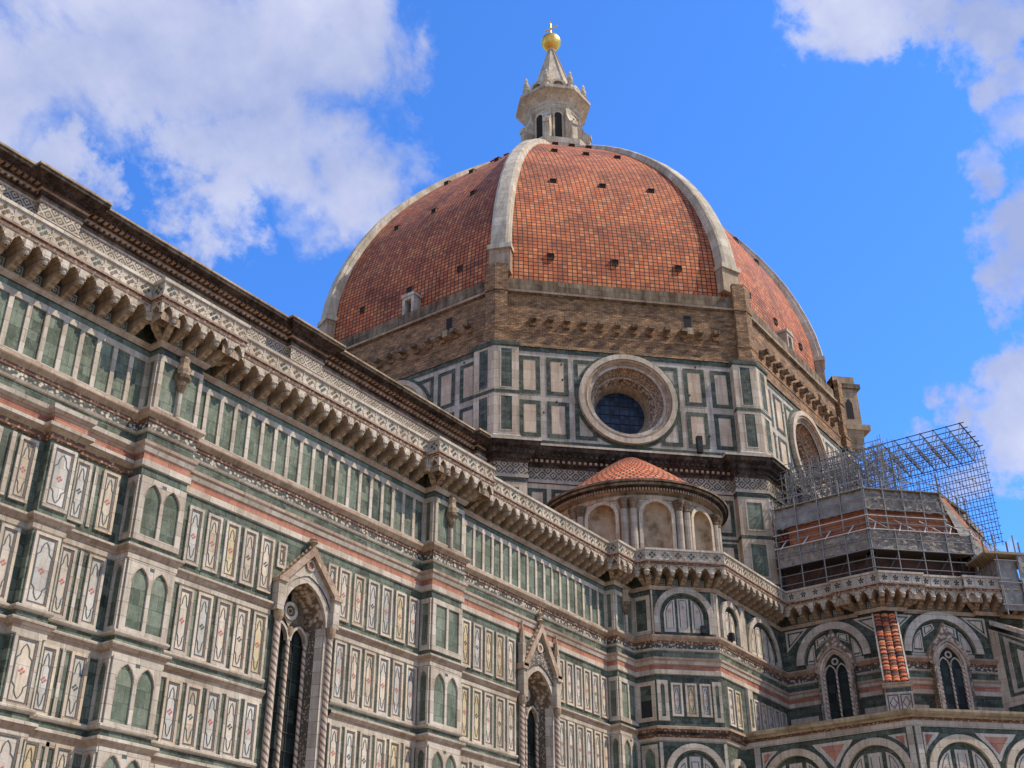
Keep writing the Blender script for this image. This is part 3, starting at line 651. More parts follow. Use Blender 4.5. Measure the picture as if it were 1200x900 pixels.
def gallery_run(a, b):
    """consoles and arcade along one straight stretch of the gallery (plan points of the wall)"""
    global proto_me, corbels
    ax, ay = a; bx, by = b; L_ = math.hypot(bx-ax, by-ay)
    tx, ty = (bx-ax)/L_, (by-ay)/L_; F = Face(ax, ay, tx, ty)
    return F, L_
offP = offset_path(GP, 1.18)
for i in range(len(GP)-1):
    a, b = GP[i], GP[i+1]; F, L_ = gallery_run(a, b)
    # front line extents at 1.18 out
    fa = (offP[i][0]-a[0])*F.t[0]+(offP[i][1]-a[1])*F.t[1]; fb = L_ + (offP[i+1][0]-b[0])*F.t[0]+(offP[i+1][1]-b[1])*F.t[1]
    if fb-fa < .3 or L_ < .1:
        if fb-fa > .05: quad(arcade, F, fa, fb, 26.85, 27.24, 1.17, 'white_marble')
        continue
    if L_ > 40: fa = L_-12
    n = max(1, round((fb-fa)/.842)); p = (fb-fa)/n
    for k in range(n):
        u = fa+k*p; c = u+p/2; w = p*.64
        cv = pointed(c, 26.72, w, .43, 4)
        top = 27.24
        for q, r_ in zip(cv, cv[1:]):
            arcade.face([F.p(*q, 1.17), F.p(*r_, 1.17), F.p(r_[0], top, 1.17), F.p(q[0], top, 1.17)], 'carved_leaf')
            arcade.face([F.p(*q, 0.03), F.p(*r_, 0.03), F.p(*r_, 1.17), F.p(*q, 1.17)], 'console_stone')
        for s0, s1 in ((u, cv[0][0]), (cv[-1][0], u+p)):
            quad(arcade, F, s0, s1, 26.72, top, 1.17, 'white_marble')
        for sx, sg in ((cv[0][0], 1), (cv[-1][0], -1)): arcade.face([F.p(c-sg*w/2, 26.5, .03), F.p(c-sg*w/2, 26.5, 1.0), F.p(c-sg*w/2, 26.74, 1.1), F.p(c-sg*w/2, 26.74, .03)], 'console_stone')
        for k2 in range(3):      # crisp leaf along the arch
            t = (.2, .5, .8)[k2]; zc = 26.72+.43*(1-abs(t-.5)*1.3); arcade.face([F.p(c+(t-.5)*w-.05, zc+.03, 1.175), F.p(c+(t-.5)*w+.05, zc+.03, 1.175), F.p(c+(t-.5)*w, zc+.17, 1.24)], 'cream_marble')
        # hood vault behind the arch
        if -.2 < c < L_+.2:
            quad(panels, F, c-.21, c+.21, 26.28, 26.72, .05, 'white_marble'); quad(panels, F, c-.15, c+.15, 26.34, 26.66, .055, 'green_panel')
            ring(panels, F, c, 26.5, .05, .11, .05, .062, 'white_marble', 0, 2*PI, 8)
        # parapet ornament
        qd = 1.19
        vis = a[0] > -13.5
        if vis:
            for s in range(5):
                t = PI/2+s*2*PI/5; arcade.face([F.p(c, 27.9, qd+.004), F.p(c+.17*math.cos(t-.35), 27.9+.19*math.sin(t-.35), qd+.004), F.p(c+.21*math.cos(t), 27.9+.23*math.sin(t), qd+.004), F.p(c+.17*math.cos(t+.35), 27.9+.19*math.sin(t+.35), qd+.004)], 'deep_opening')
        else:
            quatre(arcade, F, c, 27.9, .24, qd+.004, 'old_stone' if (k*7) % 3 else 'green_dark')
            for s in range(5):
                t = PI/2+s*2*PI/5; arcade.face([F.p(c+p/2+.04*math.cos(t-1), 27.9+.04*math.sin(t-1), qd), F.p(c+p/2+.25*math.cos(t), 27.9+.27*math.sin(t), qd+.07), F.p(c+p/2+.04*math.cos(t+1), 27.9+.04*math.sin(t+1), qd)], 'cream_marble')
        box(arcade, F, u-.02, u+.05, 27.6, 28.2, 1.15, 1.2, 'white_marble')
    for k in range(n+1):
        u = fa+k*p
        if u < -.05 or u > L_+.05:
            if abs(u-(-.0)) > 1.3 and False: continue
        if corbels > 140: continue
        if u < -.9 or u > L_+.9: continue
        if proto_me is None:
            cm = console_mesh().build('corbel', gal_o); proto_me = cm.data; co = cm
        else:
            co = bpy.data.objects.new('corbel', proto_me); COL.objects.link(co); co.parent = gal_o
        # mesh already carries +ZO, so z stays 0
        if u < 0 or u > L_:            # at an outward corner the console fans out from the wall corner
            cu = 0 if u < 0 else L_; fx, fy, _ = F.p(u, 0, 1.1); wx, wy, _ = F.p(cu, 0, 0)
            ang = math.atan2(fy-wy, fx-wx)+PI/2; ln = math.hypot(fx-wx, fy-wy)
            co.location = (wx, wy, 0); co.rotation_euler = (0, 0, ang); co.scale = (1, ln/1.1, 1)
        else:
            x, y, _ = F.p(u, 0, 0); co.location = (x, y, 0); co.rotation_euler = (0, 0, math.atan2(F.t[1], F.t[0]))
        corbels += 1
arcade.build('arcade', gal_o); panels.build('inlaid_square', gal_o)['kind'] = 'stuff'
# dentils under the parapet are real blocks
# ---- aisle roof behind the parapet
ar = MB(); ar.face([(-110, -21, 27.4), (-25.6, -21, 27.4), (-25.6, -9.6, 31.5), (-110, -9.6, 31.5)], 'roof_lead')
ar.face([(-25.6, -21, 27.4), (-25.4, -23, 27.4), (-22.5, -25.9, 27.4), (-12.3, -26, 27.4), (-12.3, -9.6, 31.5), (-25.6, -9.6, 31.5)], 'roof_lead')
ar.face([(-12.3, -26, 27.6), TR+(27.6,), (-5.1, -40.8, 27.6), (5.1, -40.8, 27.6), (12.3, -33.6, 27.6), (12.3, -26, 27.6)], 'roof_lead'); ar.build('aisle_roof', cath)

# ---- clerestory with its dark cornice
cl = MB(); FC = Face(0, -9.6, 1, 0)
CP = [(-110, -9.6), (-64.6, -9.6), (-64.6, -10.0), (-62.2, -10.0), (-62.2, -9.6), (-46.3, -9.6), (-46.3, -10.0), (-43.6, -10.0), (-43.6, -9.6), (-27.0, -9.6), (-27, -10), (-23.6, -10.0)]
sweep(cl, CP, [(0, 27), (0, 36.4), (.03, 36.4), (.03, 37.75)], ['cream_marble', 'cream_marble', 'green_dark'])
sweep(cl, CP, [(.04, 37.75), (.14, 37.80), (.14, 37.88), (.06, 37.9), (.06, 38.68), (.12, 38.70), (.14, 38.8), (.08, 38.85), (.08, 39.05)], ['white_marble', 'white_marble', 'white_marble', 'lozenge_frieze', 'white_marble', 'white_marble', 'old_stone', 'old_stone'])
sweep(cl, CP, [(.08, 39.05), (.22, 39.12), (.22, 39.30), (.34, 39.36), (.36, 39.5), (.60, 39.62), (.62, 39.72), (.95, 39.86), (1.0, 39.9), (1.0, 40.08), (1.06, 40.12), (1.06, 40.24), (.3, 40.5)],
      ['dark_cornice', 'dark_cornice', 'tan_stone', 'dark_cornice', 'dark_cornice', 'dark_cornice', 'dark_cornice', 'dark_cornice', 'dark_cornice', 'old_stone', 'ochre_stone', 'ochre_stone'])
u = -76.0
while u < -27:
    box(cl, FC, u, u+.17, 39.14, 39.28, .1, .34, 'tan_stone'); box(cl, FC, u+.02, u+.2, 39.52, 39.66, .3, .72, 'dark_cornice', 'tan_stone'); u += .36
cl.build('clerestory', cath)
nr = MB(); nr.face([(-110, -10, 40.3), (-26, -10, 40.3), (-26, 0, 43.4), (-110, 0, 43.4)], 'roof_lead'); nr.face([(-110, 0, 43.4), (-26, 0, 43.4), (-26, 10, 40.3), (-110, 10, 40.3)], 'roof_lead')
nr.face([(-110, 9.6, -ZO), (-26, 9.6, -ZO), (-26, 9.6, 40.3), (-110, 9.6, 40.3)], 'cream_marble'); nr.build('nave_roof', cath)

# ================================================================== DRUM
def octc(ap, k):       # corner k at 22.5+45k degrees
    R_ = ap/math.cos(R22); t = R22+k*PI/4; return (R_*math.cos(t), R_*math.sin(t))
def oct_path(ap, plen=0, pout=0):
    """octagon plan, counter-clockwise; with corner piers when plen>0"""
    out = []
    for k in range(8):
        c = octc(ap, k); p = octc(ap, (k-1) % 8); q = octc(ap, (k+1) % 8)
        if not plen: out.append(c); continue
        t1 = Vector((p[0]-c[0], p[1]-c[1])).normalized(); t2 = Vector((q[0]-c[0], q[1]-c[1])).normalized()
        n1 = Vector((math.cos(k*PI/4), math.sin(k*PI/4))); n2 = Vector((math.cos((k+1)*PI/4), math.sin((k+1)*PI/4)))
        cc = octc(ap+pout, k)
        a = Vector(c)+t1*plen; b = Vector(c)+t2*plen
        out += [tuple(a), tuple(a+n1*pout), cc, tuple(b+n2*pout), tuple(b)]
    return out
# note: counter-clockwise paths have their outside on the right hand (y,-x)
def face_k(ap, ang_deg):    # face with outward normal at angle; u=0 at the centre, to the viewer's right
    t = math.radians(ang_deg); n = (math.cos(t), math.sin(t)); return Face(n[0]*ap, n[1]*ap, -n[1], n[0])
AP = 25.37; HW = AP*math.tan(R22)
def drum_face(ang):
    F = face_k(AP, ang); mb = MB(); O = 44.75; RO = 3.95
    z0, z1 = 40.4, 48.9; d = 0
    # wall with a round hole (radius 2.75)
    rh = 2.95; seg = 32
    ptsi = [(rh*math.cos(2*PI*i/seg), O+rh*math.sin(2*PI*i/seg)) for i in range(seg)]
    def outp(i):
        a = 2*PI*i/seg; c_, s_ = math.cos(a), math.sin(a); k = min(4.1/max(abs(c_), 1e-6), (4.12)/max(abs(s_), 1e-6)); return (c_*k, O+s_*k)
    for i in range(seg):
        a, b = ptsi[i], ptsi[(i+1) % seg]; c_, e = outp(i+1), outp(i)
        mb.face([F.p(*a, 0), F.p(*e, 0), F.p(*c_, 0), F.p(*b, 0)], 'white_marble')
    quad(mb, F, -HW, -4.1, z0, z1, 0, 'white_marble'); quad(mb, F, 4.1, HW, z0, z1, 0, 'white_marble')
    quad(mb, F, -4.1, 4.1, z0, O-4.12, 0, 'white_marble'); quad(mb, F, -4.1, 4.1, O+4.12, z1, 0, 'white_marble')
    # green frames; the pair next to the eye is cut by its rim
    for sg in (-1, 1):
        for (a, b) in ((8.66, 6.99), (6.47, 4.72), (4.28, 2.55)):
            for (p, q) in ((40.98, 44.12), (44.68, 48.08)):
                u0, u1 = sorted((sg*a, sg*b)); w = .34
                if a > 4.5: quad(mb, F, u0+w, u1-w, p+w, q-w, .02, 'peach_marble')
                for e in ((u0, u0+w, p, q), (u1-w, u1, p, q), (u0+w, u1-w, p, p+w), (u0+w, u1-w, q-w, q)):
                    if a > 4.5: quad(mb, F, *e, .035, 'green_dark')
                    else:
                        nseg = 8                                   # clip against the circle in small pieces
                        for ii in range(nseg):
                            for jj in range(nseg):
                                x0 = e[0]+(e[1]-e[0])*ii/nseg; x1 = e[0]+(e[1]-e[0])*(ii+1)/nseg; y0 = e[2]+(e[3]-e[2])*jj/nseg; y1 = e[2]+(e[3]-e[2])*(jj+1)/nseg
                                if math.hypot((x0+x1)/2, (y0+y1)/2-O) > RO-.1: mb.face([F.p(x0, y0, .035), F.p(x1, y0, .035), F.p(x1, y1, .035), F.p(x0, y1, .035)], 'green_dark')
    ring(mb, F, 0, O, RO-.05, RO+.30, .0, .05, 'green_dark', 0, 2*PI, 40)
    quad(mb, F, -9.0, 9.0, 40.42, 40.72, .04, 'green_dark'); quad(mb, F, -9.1, 9.1, 48.5, 48.9, .04, 'green_dark')
    # putlog holes
    rnd = random.Random(int(ang))
    for _ in range(9):
        u = rnd.choice((-1, 1))*rnd.uniform(4.5, 8.8); z = rnd.uniform(41, 48.3); quad(mb, F, u, u+.14, z, z+.18, .045, 'deep_opening')
    return mb
drum = MB()
for a in (0, 45, 90, 135): drum_face_F = face_k(AP, a); quad(drum, drum_face_F, -HW, HW, 40.4, 48.9, 0, 'cream_marble')
for a in (180, 225, 270, 315):
    q = drum_face(a)
    off = len(drum.v); drum.v += q.v; drum.f += [tuple(i+off for i in f) for f in q.f]; drum.m += [drum.mi(q.names[i]) for i in q.m]; drum.uv += q.uv; drum.smooth += q.smooth
drum_o = drum.build('drum', cath)
def oculus(ang, glass=True):
    F = face_k(AP, ang); O = 44.75; w = empty('oculus_window'); w.parent = cath
    mb = MB()
    ring(mb, F, 0, O, 3.55, 3.97, 0, .42, 'cream_marble', 0, 2*PI, 48)
    ring(mb, F, 0, O, 3.35, 3.55, 0, .30, 'tan_stone', 0, 2*PI, 48, din=.34)
    steps = [(3.35, .22, 'rosy_moulding'), (3.2, .05, 'mosaic_light'), (2.62, -.95, 'rosy_moulding'), (2.52, -1.0, 'carved_leaf'), (2.30, -1.6, 'tan_stone'), (2.15, -2.0, 'tan_stone'), (2.02, -2.6, 'tan_stone')]
    for (ra, da, m_), (rb, db, _) in zip(steps, steps[1:]):
        for i in range(48):
            a, b = 2*PI*i/48, 2*PI*(i+1)/48; pt = lambda r, t, d: F.p(r*math.cos(t), O+r*math.sin(t), d)
            mb.face([pt(ra, a, da), pt(ra, b, da), pt(rb, b, db), pt(rb, a, db)], m_)
    for i in range(30):           # red and white rosettes of the splay
        t = 2*PI*i/30; r_ = 2.95; s_ = .11
        mb.face([F.p((r_+a*s_)*math.cos(t+b*.035), O+(r_+a*s_)*math.sin(t+b*.035), -.36+.02+a*s_*1.87) for a, b in ((-1, 0), (0, 1), (1, 0), (0, -1))], 'pink_marble')
    mb.build('window_rim', w)
    g_ = MB(); disc(g_, F, 0, O, 2.08, -2.55, 'oculus_glass' if glass else 'deep_opening', seg=32)
    if glass:
        for k in range(-2, 3):
            x = k*.8; h = math.sqrt(max(0, 2.05**2-x*x)); box(g_, F, x-.03, x+.03, O-h, O+h, -2.55, -2.5, 'black_iron'); box(g_, F, -h, h, O+x-.03, O+x+.03, -2.54, -2.49, 'black_iron')
    g_.build('window_pane', w)
for a in (180, 225, 270): oculus(a, True)
# corner piers of the drum
def corner_pier(k):
    c = octc(AP, k); mb = MB(); P = oct_path(AP, 1.75, .55)[k*5:k*5+5]
    sweep(mb, P, [(0, 40.8), (0, 48.8)], 'cream_marble')
    sweep(mb, P, [(0, 40.35), (.14, 40.4), (.14, 40.62), (.05, 40.74), (.05, 40.86), (0, 40.9)], ['old_stone', 'white_marble', 'white_marble', 'white_marble', 'white_marble'])
    sweep(mb, P, [(.02, 44.32), (.02, 44.62)], 'green_dark'); sweep(mb, P, [(.0, 48.5), (.12, 48.6), (.12, 48.92), (-.3, 48.95)], ['green_dark', 'green_dark', 'green_dark'])
    for (A, B) in ((P[1], P[2]), (P[2], P[3])):
        L_ = math.hypot(B[0]-A[0], B[1]-A[1]); F = Face(*A, (B[0]-A[0])/L_, (B[1]-A[1])/L_)
        for p, q in ((41.15, 44.05), (44.85, 48.3)): quad(mb, F, L_/2-.42, L_/2+.42, p, q, .012, 'green_dark'); frame(mb, F, L_/2-.5, L_/2+.5, p-.08, q+.08, .08, 0, .035, 'cream_marble')
    mb.build('corner_pier', drum_o)
for k in (3, 4, 5, 6, 7): corner_pier(k)
# lower drum with cornice and lozenge frieze
ld = MB(); OPL = oct_path(25.0, 2.2, .7)
sweep(ld, OPL, [(0, 20), (0, 37.4)], ['cream_marble'], True)
sweep(ld, OPL, [(.02, 37.25), (.1, 37.3), (.12, 37.55), (.05, 37.56), (.05, 38.52), (.12, 38.56), (.16, 38.75)], ['green_dark', 'white_marble', 'white_marble', 'lozenge_dark', 'old_stone', 'dark_cornice'], True)
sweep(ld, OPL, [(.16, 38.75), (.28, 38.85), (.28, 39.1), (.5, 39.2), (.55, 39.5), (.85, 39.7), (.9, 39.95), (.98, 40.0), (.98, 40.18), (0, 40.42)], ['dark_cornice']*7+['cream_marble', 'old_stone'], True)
for a in (180, 225, 270):
    F = face_k(25.0, a); u = -7.9
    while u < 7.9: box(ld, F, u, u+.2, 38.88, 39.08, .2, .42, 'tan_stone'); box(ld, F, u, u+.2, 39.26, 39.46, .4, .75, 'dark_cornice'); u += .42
    for (p, q) in ((33.9, 36.85), (30.2, 33.3), (26.4, 29.6)):
        for sg in (-1, 1):
            for (x, y) in ((8.0, 6.55), (6.2, 4.75), (4.4, 2.95), (2.6, 1.15)):
                u0, u1 = sorted((sg*x, sg*y)); flat_frame(ld, F, u0, u1, p, q, .3, .03, 'green_dark')
    for q in (25.9, 29.75, 33.45): quad(ld, F, -8.3, 8.3, q, q+.2, .025, 'green_dark')
for k in (3, 4, 5, 6):
    P = oct_path(25.0, 2.2, .7)[k*5:k*5+5]
    for z in (26.0, 29.8, 33.55, 36.95): sweep(ld, P, [(.015, z), (.015, z+.28)], 'green_dark')
    for (A, B) in ((P[1], P[2]), (P[2], P[3])):
        L_ = math.hypot(B[0]-A[0], B[1]-A[1]); F = Face(*A, (B[0]-A[0])/L_, (B[1]-A[1])/L_)
        for p, q in ((30.6, 33.1), (34.3, 36.5), (26.7, 29.3)): quad(ld, F, L_/2-.6, L_/2+.6, p, q, .02, 'green_panel'); frame(ld, F, L_/2-.72, L_/2+.72, p-.12, q+.12, .12, 0, .06, 'cream_marble')
ld.build('lower_drum', cath)
# unfinished brick storey
bz = MB(); BP = oct_path(25.25, .95, .45)
sweep(bz, BP, [(.25, 48.9), (.22, 49.2), (.0, 49.35), (0, 50.3), (.06, 50.34), (.06, 50.5), (-.1, 50.6), (-.1, 54.0)], 'rough_brick', True)
OP = oct_path(25.2)
sweep(bz, OP, [(-.05, 54.0), (.22, 54.1), (.25, 54.3), (.02, 54.36), (.0, 55.5), (-.9, 55.75)], ['old_stone', 'tan_stone', 'tan_stone', 'old_stone', 'old_stone'], True)
rnd = random.Random(3)
for a in (180, 225, 270):
    F = face_k(25.15, a); n = 12
    for k in range(n):
        u = -7.75+k*1.39
        prism(bz, face_k(25.15, a), [(u, 51.0), (u+.5, 51.0), (u+.52, 51.7), (u-.02, 51.7)], -.1, .22, 'rough_brick'); box(bz, F, u+.02, u+.48, 51.35, 51.66, .1, .75, 'old_stone')
    box(bz, F, 5.25, 5.85, 52.0, 53.3, -.1, .04, 'deep_opening', 'rough_brick'); box(bz, F, 5.3, 5.8, 51.2, 51.8, .0, .6, 'ochre_stone')
    quad(bz, F, 1.0, 1.4, 54.55, 54.95, .06, 'deep_opening')
    for _ in range(18):
        u = rnd.uniform(-8.5, 8.5); z = rnd.uniform(49.5, 53.6); quad(bz, F, u, u+.15, z, z+.2, -.07, 'deep_opening')
bz.build('brick_storey', cath)

# ================================================================== DOME
PROF = [(55.5, 26.55), (58, 26.55), (60, 26.42), (62, 26.1), (64, 25.55), (66, 24.85), (68, 24.0), (70, 22.95), (72, 21.75), (74, 20.35), (76, 18.75), (78, 16.95), (80, 15.0), (82, 12.85), (84, 10.5), (86, 7.95), (87.6, 5.6), (88.2, 4.6)]
def prof_r(z):
    for (a, ra), (b, rb) in zip(PROF, PROF[1:]):
        if a <= z <= b: return ra+(rb-ra)*(z-a)/(b-a)
    return PROF[-1][1] if z > PROF[-1][0] else PROF[0][1]
dome = empty('dome'); dome.parent = cath
for k in range(8):            # eight tiled sails
    mb = MB(); t0, t1 = R22+(k-1)*PI/4, R22+k*PI/4; v = 0
    zs_ = []
    for (a, ra), (b, rb) in zip(PROF, PROF[1:]):
        zs_ += [(a, ra), ((a+b)/2, (ra+rb)/2+.04)]
    zs_.append(PROF[-1])
    nseg = 10
    for (za, ra), (zb, rb) in zip(zs_, zs_[1:]):
        ra -= .62; rb -= .62
        A0, A1 = Vector((ra*math.cos(t0), ra*math.sin(t0), za)), Vector((ra*math.cos(t1), ra*math.sin(t1), za))
        B0, B1 = Vector((rb*math.cos(t0), rb*math.sin(t0), zb)), Vector((rb*math.cos(t1), rb*math.sin(t1), zb))
        wa, wb = (A1-A0).length, (B1-B0).length; dv = ((A0+A1)/2-(B0+B1)/2).length
        mb.face([A0, A1, B1, B0], 'dome_tiles', uv=[(-wa/2, v), (wa/2, v), (wb/2, v+dv), (-wb/2, v+dv)])
        v += dv
    s_o = mb.build('tiled_sail', dome)
    if k in (0, 4, 5, 6, 7):
        t = (k)*PI/4 - 0.0; tm = (t0+t1)/2; n = Vector((math.cos(tm), math.sin(tm), 0)); tt = Vector((-n.y, n.x, 0))
        for z, us in ((58.9, (-5.6, 0, 5.6)), (69.3, (-4.6, 0, 4.6)), (77.7, (-3.2, 0, 3.2)), (83.8, (-1.8, 0, 1.8))):
            for u in us:
                hb = MB()
                r_ = (prof_r(z)-.62)*math.cos(R22); p = n*r_+tt*u
                e = Vector((0, 0, 1)); w = .27; h = .3
                c = [p+n*(-.5)+tt*(sx*w), p+n*.30+tt*(sx*w)][0] if False else None
                # little hooded opening: dark face with a tile hood
                q = lambda a, b, c_: tuple(p+n*a+tt*b+e*(z+c_))
                hb.face([q(.12, -w, -.22), q(.12, w, -.22), q(.12, w, .26), q(.12, -w, .26)], 'deep_opening')
                for sx in (-1, 1): hb.face([q(-.9, sx*w, -.26), q(.16, sx*w, -.26), q(.16, sx*w, .32), q(-.9, sx*w, .32)], 'old_stone')
                hb.face([q(.2, -w*1.2, .30), q(.2, w*1.2, .30), q(-.8, w*1.2, .5), q(-.8, -w*1.2, .5)], 'dome_tiles')
                hb.face([q(.2, -w*1.2, .24), q(.2, w*1.2, .24), q(.2, w*1.2, .30), q(.2, -w*1.2, .30)], 'dome_tiles')
                hb.face([q(.18, -w, -.3), q(.18, w, -.3), q(.1, w, -.22), q(.1, -w, -.22)], 'old_stone')
                hb.build('roof_hatch', dome)
        for u in (-4.8, 0.2, 6.6):
            hb = MB(); r_ = (prof_r(56)-.62)*math.cos(R22); p = n*(r_+.05)+tt*u
            q = lambda a, b, c_: tuple(p+n*a+tt*b+Vector((0, 0, 56.0+c_)))
            hb.face([q(.05, -.16, -.1), q(.05, .16, -.1), q(.05, .16, .3), q(.05, -.16, .3)], 'deep_opening'); hb.build('putlog_hole', dome)
        if k in (4, 6):          # small white dormer at the foot of the side sails
            db = MB(); F = face_k((prof_r(56.5)-.62)*math.cos(R22), math.degrees(tm))
            u_ = .7 if k == 4 else .4
            frame(db, F, u_-.65, u_+.65, 55.0, 57.4, .28, -.6, 1.0, 'white_marble'); quad(db, F, u_-.4, u_+.4, 55.2, 57.2, .3, 'deep_opening')
            prism(db, F, [(u_-.8, 57.4), (u_+.8, 57.4), (u_+.7, 57.7), (u_-.7, 57.7)], -.8, 1.1, 'white_marble'); db.build('dormer', dome)
    # rib
    t = t1; er = Vector((math.cos(t), math.sin(t), 0)); et = Vector((-er.y, er.x, 0)); rb_ = MB()
    zz = [59.3]+[z for z in [60, 61, 62, 63, 64, 65, 66, 67, 68, 69, 70, 71, 72, 73, 74, 75, 76, 77, 78, 79, 80, 81, 82, 83, 84, 85, 86, 87, 87.6, 88.2]]
    prev = None; vv = 0
    for z in zz:
        r_ = prof_r(z); w = .78-(z-59)/29*.22
        dz = .2; tan = Vector((prof_r(min(z+dz, 88.2))-prof_r(max(z-dz, 55.5)), 2*dz)); tan.normalize(); nr_ = Vector((tan.y, -tan.x))    # outward normal in (r,z)
        def P(b, h): return er*(r_+nr_.x*h)+et*b+Vector((0, 0, z+nr_.y*h))
        sec = [P(-w*1.12, -1.1), P(-w*1.12, -.45), P(-w*1.0, -.40), P(-w, -.1), P(-w*.7, .0), P(w*.7, .0), P(w, -.1), P(w*1.0, -.40), P(w*1.12, -.45), P(w*1.12, -1.1)]
        if prev:
            step = (sec[4]-prev[4]).length
            for i in range(len(sec)-1):
                us = i*.4
                rb_.face([prev[i], prev[i+1], sec[i+1], sec[i]], 'rib_stone', uv=[(us, vv), (us+.4, vv), (us+.4, vv+step), (us, vv+step)])
            vv += step
        prev = sec
    # base block of the rib
    for (w, ra, z0, z1, mt) in ((.92, 26.35, 56.6, 58.9, 'tan_stone'), (1.05, 26.55, 58.9, 59.35, 'rib_stone')):
        b4 = [er*ra+et*w, er*ra-et*w, er*(ra-2.4)-et*w, er*(ra-2.4)+et*w]
        for i in range(4):
            a, b = b4[i], b4[(i+1) % 4]; rb_.face([(a.x, a.y, z0), (b.x, b.y, z0), (b.x, b.y, z1), (a.x, a.y, z1)], mt)
        rb_.face([(a.x, a.y, z1) for a in b4], mt)
        rb_.face([(a.x, a.y, z0) for a in b4], mt)
    rb_.build('rib', dome)
# brick pier above the ledge under each rib
for k in range(8):
    pb = MB(); P = oct_path(25.25, .9, .42)[k*5:k*5+5]; sweep(pb, P, [(0, 54.0), (0, 56.6), (-.8, 56.65)], ['rough_brick', 'rough_brick']); pb.build('rib_foot', dome)

# ================================================================== LANTERN
lan = empty('lantern'); lan.parent = cath
mb = MB()
lathe(mb, 0, 0, [(4.9, 87.2), (5.2, 88.2), (5.3, 88.9), (4.9, 88.9)], 'lantern_stone', 8, R22, R22+2*PI, smooth=False)
pl = [(3.0*math.cos(R22+k*PI/4), 3.0*math.sin(R22+k*PI/4)) for k in range(8)]
sweep(mb, pl, [(0, 88.5), (0, 95.0)], 'lantern_stone', True)
sweep(mb, pl, [(.0, 94.9), (.12, 95.0), (.12, 95.5), (.22, 95.6), (.28, 96.1), (.8, 96.5), (1.3, 96.75), (1.4, 96.9), (1.4, 97.25), (0, 97.6)], ['lantern_stone']*6+['tan_stone', 'lantern_stone', 'lantern_stone'], True)
mb.build('lantern_body', lan)
for k in range(8):
    t = k*PI/4; F = face_k(3.0*math.cos(R22), math.degrees(t)); w_ = MB()
    cv = [(-.42+.84*i/8, 93.9+.42*math.sin(PI*i/8)) for i in range(9)]
    arch = [(-.42*math.cos(PI*i/8), 93.9+.42*math.sin(PI*i/8)) for i in range(9)]
    w_.face([F.p(-.42, 90, .02)]+[F.p(.42, 90, .02)]+[F.p(a, b, .02) for a, b in reversed(arch)], 'deep_opening')
    ring(w_, F, 0, 93.9, .42, .62, 0, .14, 'lantern_stone', 0, PI, 10)
    for sg in (-1, 1): box(w_, F, sg*.52-.1, sg*.52+.1, 89, 93.9, 0, .14, 'lantern_stone')
    w_.build('lantern_window', lan)
    tt_ = R22+k*PI/4; e = Vector((math.cos(tt_), math.sin(tt_), 0)); s_ = Vector((-e.y, e.x, 0)); b_ = MB()    # volute buttress
    pr = [(2.9, 88.6), (4.3, 88.6), (4.3, 91.6), (4.45, 91.7), (4.45, 92.2), (4.1, 92.3), (3.8, 92.6), (3.5, 93.3), (3.25, 94.0), (3.15, 94.9), (2.9, 95.0)]
    for sg in (-1, 1):
        ps = [tuple(e*r_+s_*(.36*sg)+Vector((0, 0, z))) for r_, z in pr]; b_.face(ps if sg > 0 else list(reversed(ps)), 'lantern_stone')
    for (a, b) in zip(pr, pr[1:]): b_.face([tuple(e*a[0]-s_*.36+Vector((0, 0, a[1]))), tuple(e*a[0]+s_*.36+Vector((0, 0, a[1]))), tuple(e*b[0]+s_*.36+Vector((0, 0, b[1]))), tuple(e*b[0]-s_*.36+Vector((0, 0, b[1])))], 'lantern_stone')
    b_.build('buttress', lan)
    # niche shell and pinnacle on the crown
    c_ = MB(); ex = e*3.7
    lathe(c_, ex.x, ex.y, [(.35, 97.4), (.35, 98.1), (.48, 98.2), (.18, 98.4), (.36, 98.8), (.36, 99.2), (.14, 99.5), (.24, 99.8), (0, 100.4)], 'lantern_stone', 8); c_.build('pinnacle', lan)
    n_ = MB(); F2 = face_k(3.35, math.degrees(t)); ring(n_, F2, 0, 98.0, .62, .95, -.5, .12, 'lantern_stone', 0, PI, 10)
    n_.face([F2.p(.62*math.cos(PI*i/10), 98.0+.62*math.sin(PI*i/10), -.05) for i in range(11)], 'old_stone'); box(n_, F2, -.95, .95, 97.3, 98.0, -.5, .12, 'lantern_stone'); n_.build('crown_niche', lan)
mb = MB(); lathe(mb, 0, 0, [(3.0, 97.4), (2.75, 98.6), (1.55, 102.4), (.42, 106.3), (.55, 106.4), (.5, 106.6), (.3, 106.7)], 'lantern_stone', 8, R22, R22+2*PI, smooth=False)
for k in range(8):
    t = R22+k*PI/4; tube(mb, (2.95*math.cos(t), 2.95*math.sin(t), 97.9), (.45*math.cos(t), .45*math.sin(t), 106.3), .09, 'lantern_stone', 5)
mb.build('cone_spire', lan)
mb = MB(); lathe(mb, 0, 0, [(.34, 106.55), (.36, 106.75)]+[(1.22*math.sin(PI*i/18), 107.95-1.22*math.cos(PI*i/18)) for i in range(2, 19)], 'gold', 28); mb.build('golden_ball', lan)
mb = MB(); cd = rr.copy(); cd.z = 0; cd = Vector((0, 1, 0))
tube(mb, (0, 0, 109.1), (0, 0, 111.3), .11, 'gold', 8, .07, cap=True)
tube(mb, tuple(cd*-.8+Vector((0, 0, 110.3))), tuple(cd*.8+Vector((0, 0, 110.3))), .10, 'gold', 8, cap=True)
for e in (cd*-.8, cd*.8): lathe(mb, e.x, e.y, [(0, 110.12), (.17, 110.3), (0, 110.48)], 'gold', 8)
lathe(mb, 0, 0, [(0, 111.1), (.16, 111.3), (0, 111.5)], 'gold', 8)
mb.build('cross', lan)

